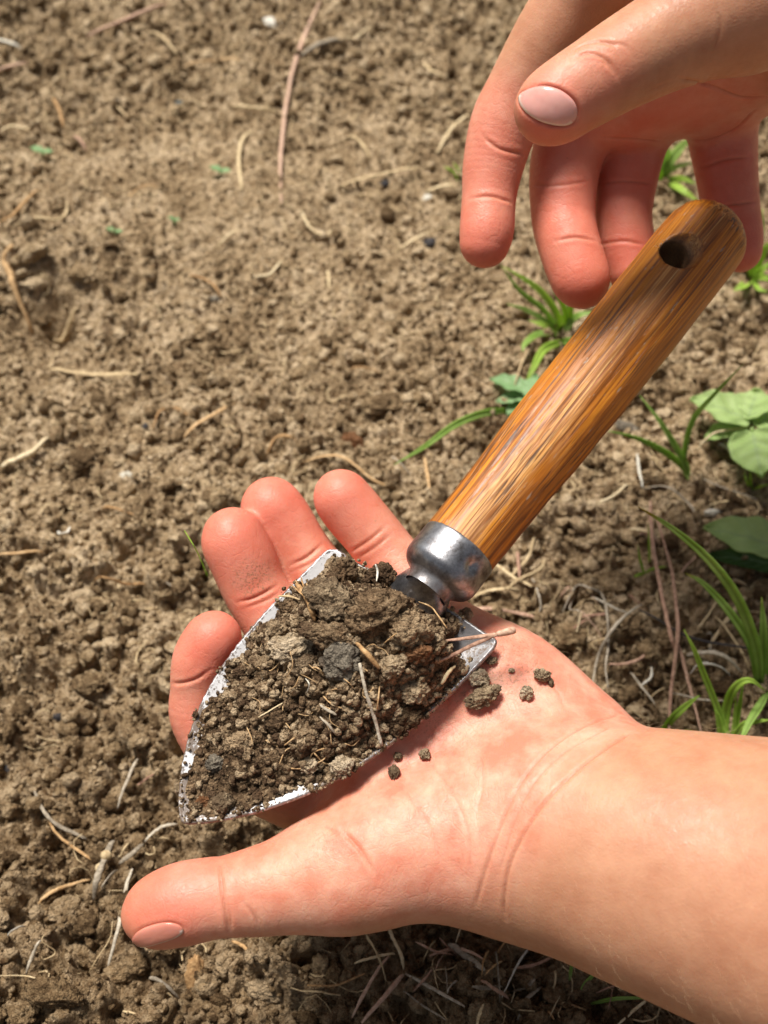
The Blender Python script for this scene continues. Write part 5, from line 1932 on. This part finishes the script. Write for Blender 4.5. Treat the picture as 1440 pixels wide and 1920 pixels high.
grass_tuft("grass_tuft", "three-bladed sedge shoot growing right of the wooden handle", "grass",
           [([(1290, 898, 0), (1284, 872, 6), (1262, 832, 16), (1235, 788, 24), (1200, 742, 30)], 17, 0),
            ([(1290, 898, 0), (1280, 872, 5), (1240, 842, 12), (1190, 820, 17), (1140, 808, 20)], 17, 0),
            ([(1288, 898, 0), (1284, 860, 8), (1300, 790, 26), (1340, 740, 40), (1394, 682, 54)], 16, 0),
            ([(1292, 900, 0), (1288, 885, 3), (1284, 868, 6)], 12, 0)], M_GRASS, "grass tufts in the soil")
grass_tuft("grass_tuft", "large grass tuft at the right edge above the forearm", "grass",
           [([(1425, 1290, 0), (1420, 1220, 14), (1385, 1125, 34), (1330, 1050, 48), (1260, 990, 58), (1196, 950, 64)], 24, 1),
            ([(1420, 1290, 0), (1410, 1215, 12), (1370, 1150, 24), (1320, 1095, 32), (1285, 1075, 36)], 20, .6),
            ([(1425, 1285, 0), (1432, 1200, 16), (1428, 1120, 30)], 22, .3),
            ([(1440, 1275, 0), (1452, 1200, 18), (1475, 1130, 30)], 20, 0),
            ([(1448, 1290, 0), (1430, 1320, 8), (1405, 1360, 16), (1380, 1410, 24)], 26, 0)], M_GRASS, "grass tufts in the soil")
grass_tuft("grass_tuft", "bright green grass clump touching the upper edge of the forearm", "grass",
           [([(1370, 1385, 0), (1350, 1340, 6), (1318, 1260, 20), (1300, 1215, 28), (1282, 1180, 33)], 15, 0),
            ([(1365, 1388, 0), (1362, 1330, 8), (1378, 1290, 18), (1405, 1275, 22), (1435, 1295, 18)], 20, 0),
            ([(1375, 1388, 0), (1384, 1340, 8), (1394, 1280, 20)], 14, 0),
            ([(1372, 1390, 0), (1392, 1360, 8), (1420, 1352, 10), (1445, 1350, 12)], 14, 0),
            ([(1376, 1388, 0), (1378, 1350, 7), (1380, 1300, 16)], 10, 0),
            ([(1362, 1388, 0), (1348, 1350, 6), (1340, 1330, 9)], 14, 0),
            ([(1240, 1372, 0), (1262, 1345, 5), (1290, 1320, 10), (1312, 1304, 13)], 17, 0),
            ([(1300, 1372, 0), (1285, 1374, 2), (1265, 1382, 3)], 12, 0)], M_GRASSB, "grass tufts in the soil")
grass_tuft("grass_tuft", "sedge tuft between the hanging fingertips and the handle", "grass",
           [([(1050, 620, 0), (1040, 585, 10), (1005, 540, 22), (945, 500, 32)], 20, 0),
            ([(1045, 622, 0), (1020, 580, 10), (975, 545, 16), (940, 498, 26)], 14, 0),
            ([(1045, 625, 0), (1020, 600, 6), (985, 580, 9), (950, 570, 11)], 12, 0),
            ([(1048, 628, 0), (1010, 628, 6), (985, 645, 8), (980, 660, 8)], 18, 0),
            ([(1060, 622, 0), (1075, 600, 6), (1090, 590, 9), (1120, 585, 10)], 18, 0),
            ([(1060, 615, 0), (1058, 580, 10), (1040, 540, 20), (1030, 520, 26)], 14, 0),
            ([(1065, 618, 0), (1070, 575, 12), (1065, 545, 20)], 14, 0),
            ([(1050, 625, 0), (1020, 610, 5), (990, 600, 6)], 14, 0),
            ([(1055, 640, 0), (1020, 655, 7), (1000, 690, 8), (985, 720, 6)], 18, 0),
            ([(1055, 632, 0), (1075, 640, 8), (1095, 632, 10), (1110, 610, 10)], 18, 0)], [M_GRASS, M_GRASSB], "grass tufts in the soil")
grass_tuft("grass_tuft", "single long grass blade arching out left of the handle", "grass",
           [([(960, 768, 0), (905, 775, 8), (850, 798, 14), (795, 838, 18), (738, 872, 18)], 17, 0)], M_GRASS, "grass tufts in the soil")
grass_tuft("grass_tuft", "bright grass seen between the ring and little fingers", "grass",
           [([(1245, 330, 0), (1260, 300, 8), (1280, 275, 14), (1300, 255, 20)], 26, 0),
            ([(1245, 335, 0), (1262, 315, 6), (1300, 305, 9)], 14, 0),
            ([(1240, 325, 0), (1248, 290, 10), (1250, 262, 18)], 22, 0),
            ([(1250, 340, 0), (1275, 355, 5), (1310, 378, 4)], 18, 0),
            ([(1250, 335, 0), (1280, 335, 6), (1305, 345, 7)], 12, 0),
            ([(1238, 338, 0), (1236, 318, 6), (1232, 300, 10)], 14, 0)], [M_GRASS, M_GRASSB], "grass tufts in the soil")
grass_tuft("grass_tuft", "sunlit grass at the right edge behind the handle end", "grass",
           [([(1405, 520, 0), (1415, 480, 8), (1428, 440, 16), (1430, 390, 26)], 14, 0),
            ([(1410, 525, 0), (1425, 510, 6), (1445, 490, 10)], 18, 0),
            ([(1405, 525, 0), (1395, 535, 4), (1375, 545, 4)], 22, 0),
            ([(1410, 520, 0), (1430, 520, 6), (1455, 528, 7)], 14, 0),
            ([(1415, 515, 0), (1432, 470, 10), (1450, 452, 14)], 18, 0),
            ([(1412, 522, 0), (1420, 540, 3), (1440, 548, 4)], 12, 0)], M_GRASSB, "grass tufts in the soil")
grass_tuft("grass_tuft", "tiny yellow-green grass sprout left of the round leaf", "grass",
           [([(1410, 918, 0), (1408, 898, 5), (1406, 880, 9)], 7, 0), ([(1410, 918, 0), (1400, 902, 4), (1396, 884, 6)], 6, 0),
            ([(1412, 918, 0), (1425, 912, 3), (1442, 908, 4)], 6, 0)], M_GRASSB, "grass tufts in the soil")
grass_tuft("grass_tuft", "small green sprig on the soil right of the looped rootlet", "grass",
           [([(1208, 1075, 0), (1200, 1050, 6), (1196, 1022, 11)], 6, 0), ([(1208, 1075, 0), (1225, 1066, 3), (1250, 1062, 4)], 6, 0),
            ([(1208, 1076, 0), (1196, 1078, 2), (1188, 1082, 2)], 7, 0), ([(1216, 1060, 0), (1217, 1020, 8), (1216, 980, 14)], 5, 0)], M_GRASSB, "grass tufts in the soil")
grass_tuft("grass_tuft", "few thin grass blades below the forearm at the bottom", "grass",
           [([(1090, 1855, 0), (1105, 1835, 4), (1128, 1812, 9)], 10, 0), ([(1068, 1838, 0), (1072, 1810, 6), (1078, 1788, 10)], 7, 0),
            ([(1108, 1882, 0), (1160, 1872, 5), (1245, 1872, 6)], 8, 0)], M_GRASS, "grass tufts in the soil")
grass_tuft("grass_tuft", "faint grass sprout behind the index finger's left side", "grass",
           [([(858, 340, 0), (848, 322, 5), (832, 312, 8)], 9, 0), ([(860, 335, 0), (858, 318, 5), (850, 305, 8)], 9, 0)], M_GRASSB, "grass tufts in the soil")


def leaf_mesh(name, length, width, curl, seed, nu=16, nv=9, lobed=0.0):
    rs = np.random.default_rng(seed)
    V, rib = [], []
    ph = rs.uniform(0, 6.28)
    for i in range(nu):
        t = i / (nu - 1)
        half = width * .5 * max(.03, (math.sin(math.pi * min(1, t * .93 + .07) ** .85)) ** .75)
        half *= 1 + lobed * math.sin(t * 17 + ph)
        for j in range(nv):
            s = j / (nv - 1) * 2 - 1
            x = t * length
            y = s * half
            z = -curl * length * (t - .3) ** 2 + .10 * width * s * s + .035 * width * math.sin(t * 14 + s * 3 + ph) * abs(s) - .02 * width * math.cos(t * 22 - abs(s) * 6)
            V.append((x, y, z))
            vein = math.exp(-(s / .07) ** 2) + .5 * math.exp(-((((t * 6 - abs(s) * 1.6) % 1) - .5) / .10) ** 2) * (abs(s) > .06)
            rib.append(min(1, vein))
    F = []
    for i in range(nu - 1):
        for j in range(nv - 1):
            a = i * nv + j
            F.append((a, a + nv, a + nv + 1, a + 1))
    me = mesh_from(name, V, F)
    attr(me, "rib", rib)
    attr(me, "yellow", np.zeros(len(V)))
    return me


def broad_plant(name, label, cat, base_px, leaves, group=None):
    """leaves: (px0, py0, px1, py1, width px, lift mm at both ends, mat)"""
    base = gpt(*base_px, 0)
    root = link(bpy.data.objects.new(name, None)); root.location = base; root.empty_display_size = .005
    tag(root, label, cat, group)
    for k, (x0, y0, x1, y1, wd, l0, l1, m_, lb) in enumerate(leaves):
        a = above(x0, y0, l0 * .001); b = above(x1, y1, l1 * .001)
        ln = np.linalg.norm(b - a)
        d = float((a - CO) @ FW)
        me = leaf_mesh("leaf", ln, R(wd, d), .22, 5 + k + int(x0), nu=28, nv=21, lobed=lb)
        o = obj("leaf", me, m_, root)
        xa = Vector((b - a) / ln)
        zz = Vector((CO - a)) * .15 + Vector((-.08, .10, .25)); zz.normalize()
        ya = zz.cross(xa).normalized(); za = xa.cross(ya)
        M = Matrix((xa, ya, za)).transposed().to_4x4()
        M.translation = Vector(a - base)
        o.matrix_local = M
        md = o.modifiers.new("thickness", 'SOLIDIFY'); md.thickness = .0003; md.offset = 0
        # leaf stalk
        c = spline([np.zeros(3), (a - base) * .5 + np.array([0, 0, .001]), a - base], 8)
        v, f = tube_geo(c, .0006, 6)
        obj("leaf_stalk", mesh_from("leaf_stalk", v, f), m_, root)
    return root


broad_plant("weed_plant", "young broadleaf weed with pale green rounded leaves at the right edge", "weed", (1410, 805),
            [(1405, 788, 1298, 742, 82, 10, 14, M_LEAF, .04), (1402, 785, 1420, 728, 78, 11, 14, M_LEAF, .04), (1398, 800, 1322, 818, 56, 7, 7, M_LEAF, .05),
             (1410, 806, 1428, 890, 98, 10, 10, M_LEAF, .04), (1415, 795, 1490, 775, 80, 10, 12, M_LEAF, .04), (1410, 800, 1330, 800, 34, 4, 4, M_LEAFD, .03)], "broadleaf weeds")
broad_plant("weed_plant", "large round pale green leaf over a darker one at the right edge", "weed", (1470, 1035),
            [(1475, 1030, 1322, 982, 96, 13, 13, M_LEAF, .02), (1470, 1062, 1332, 1035, 60, 3, 4, M_LEAFD, .02)], "broadleaf weeds")
broad_plant("weed_plant", "pale lobed leaves half hidden left of the wooden handle", "weed", (985, 745),
            [(990, 730, 920, 706, 42, 7, 8, M_SEED, .1), (985, 742, 930, 752, 36, 5, 5, M_SEED, .1), (990, 745, 1005, 700, 34, 8, 10, M_SEED, .1),
             (985, 745, 950, 775, 32, 4, 4, M_SEED, .1), (995, 745, 1025, 740, 36, 6, 8, M_SEED, .1)], "broadleaf weeds")
for (x, y, s, lab) in [(80, 282, 30, "pale green seedling near the left edge among dry roots"), (415, 318, 28, "pale green seedling left of the long dry needle"),
                       (216, 432, 22, "small bright seedling on the smooth soil patch"), (327, 410, 16, "faint seedling right of the bright one")]:
    broad_plant("seedling", lab, "seedling", (x, y + 8), [(x, y + 2, x - s * .75, y - s * .25, s * .6, 3, 4.5, M_SEED, 0), (x, y + 2, x + s * .6, y + s * .05, s * .5, 3, 4, M_SEED, 0)], "seedlings in the soil")

# grass seed husk stuck to the middle finger
p0, p1, p2 = [hit(lower, x, y) for x, y in ((394, 1092), (402, 1115), (412, 1136))]
gn = grad(lower, np.array([p1]))[0]
v, f = tube_geo(spline([p0 + gn * .0004, p1 + gn * .0008, p2 + gn * .0004], 10), [R(5, .25) * k for k in (.2, .6, .9, 1, 1, .9, .8, .6, .4, .2)], 8, .6)
hk = obj("grass_seed", mesh_from("grass_seed", v, f), M_STRAW)
tag(hk, "golden grass seed with a fine awn clinging to the middle finger", "seed")
v, f = tube_geo(spline([p0 + gn * .0004, P(372, 1040, .25), P(346, 995, .251)], 12), .00013, 5)
obj("awn", mesh_from("awn", v, f), M_GRASSB, hk)

# fine pale down on the forearm
co = np.empty(len(hand_l.data.vertices) * 3, np.float32)
hand_l.data.vertices.foreach_get("co", co)
co = co.reshape(-1, 3).astype(float)
armv = co[(co[:, 0] > P(1010, 1600, .225)[0])]
armv = armv[rng.choice(len(armv), 1500, replace=False)]
gn = grad(lower, armv)
sel = (gn @ (CO - armv.mean(0))) > -.05
armv, gn = armv[sel], gn[sel]
parts = []
for p, n_ in zip(armv, gn):
    d = np.array([.8, -.5, -.2]) + rng.normal(size=3) * .35
    d -= n_ * (d @ n_); d /= np.linalg.norm(d)
    ln = rng.uniform(.0016, .0034)
    pts = [p, p + d * ln * .4 + n_ * ln * .30, p + d * ln * .8 + n_ * ln * .42, p + d * ln + n_ * ln * .40]
    parts.append(tube_geo(pts, [.000009, .000009, .000007, .000003], 3))
v, f = merge_geo(parts)
M_HAIR = fibre_mat("arm_hair", (.45, .30, .17), (.58, .42, .26), (.70, .54, .36))
hr = obj("arm_hair", mesh_from("arm_hair", v, f), M_HAIR, hand_l)
hr["kind"] = "stuff"

# hair-thin roots that hold the trowel load together
parts = []
for _ in range(70):
    x, y = random.gauss(640, 120), random.gauss(1270, 110)
    e = float(edge_t(uv_of(on_plane(x, y))[None])[0])
    if e > .86:
        continue
    a = random.uniform(0, 6.28); ln = random.uniform(8, 30); k = random.uniform(-.6, .6)
    pts = [(x - math.cos(a) * ln, y - math.sin(a) * ln), (x + math.sin(a) * ln * k, y - math.cos(a) * ln * k), (x + math.cos(a) * ln, y + math.sin(a) * ln)]
    q = spline([heap_pt(px, py, random.uniform(.0006, .0022)) for px, py in pts], 9)
    parts.append(tube_geo(q, random.uniform(.00006, .00020), 5))
v, f = merge_geo(parts)
o = obj("heap_rootlets", mesh_from("heap_rootlets", v, f), M_ROOT)
tag(o, "hair-thin brown rootlets matted through the trowel load", "rootlets", kind="stuff")
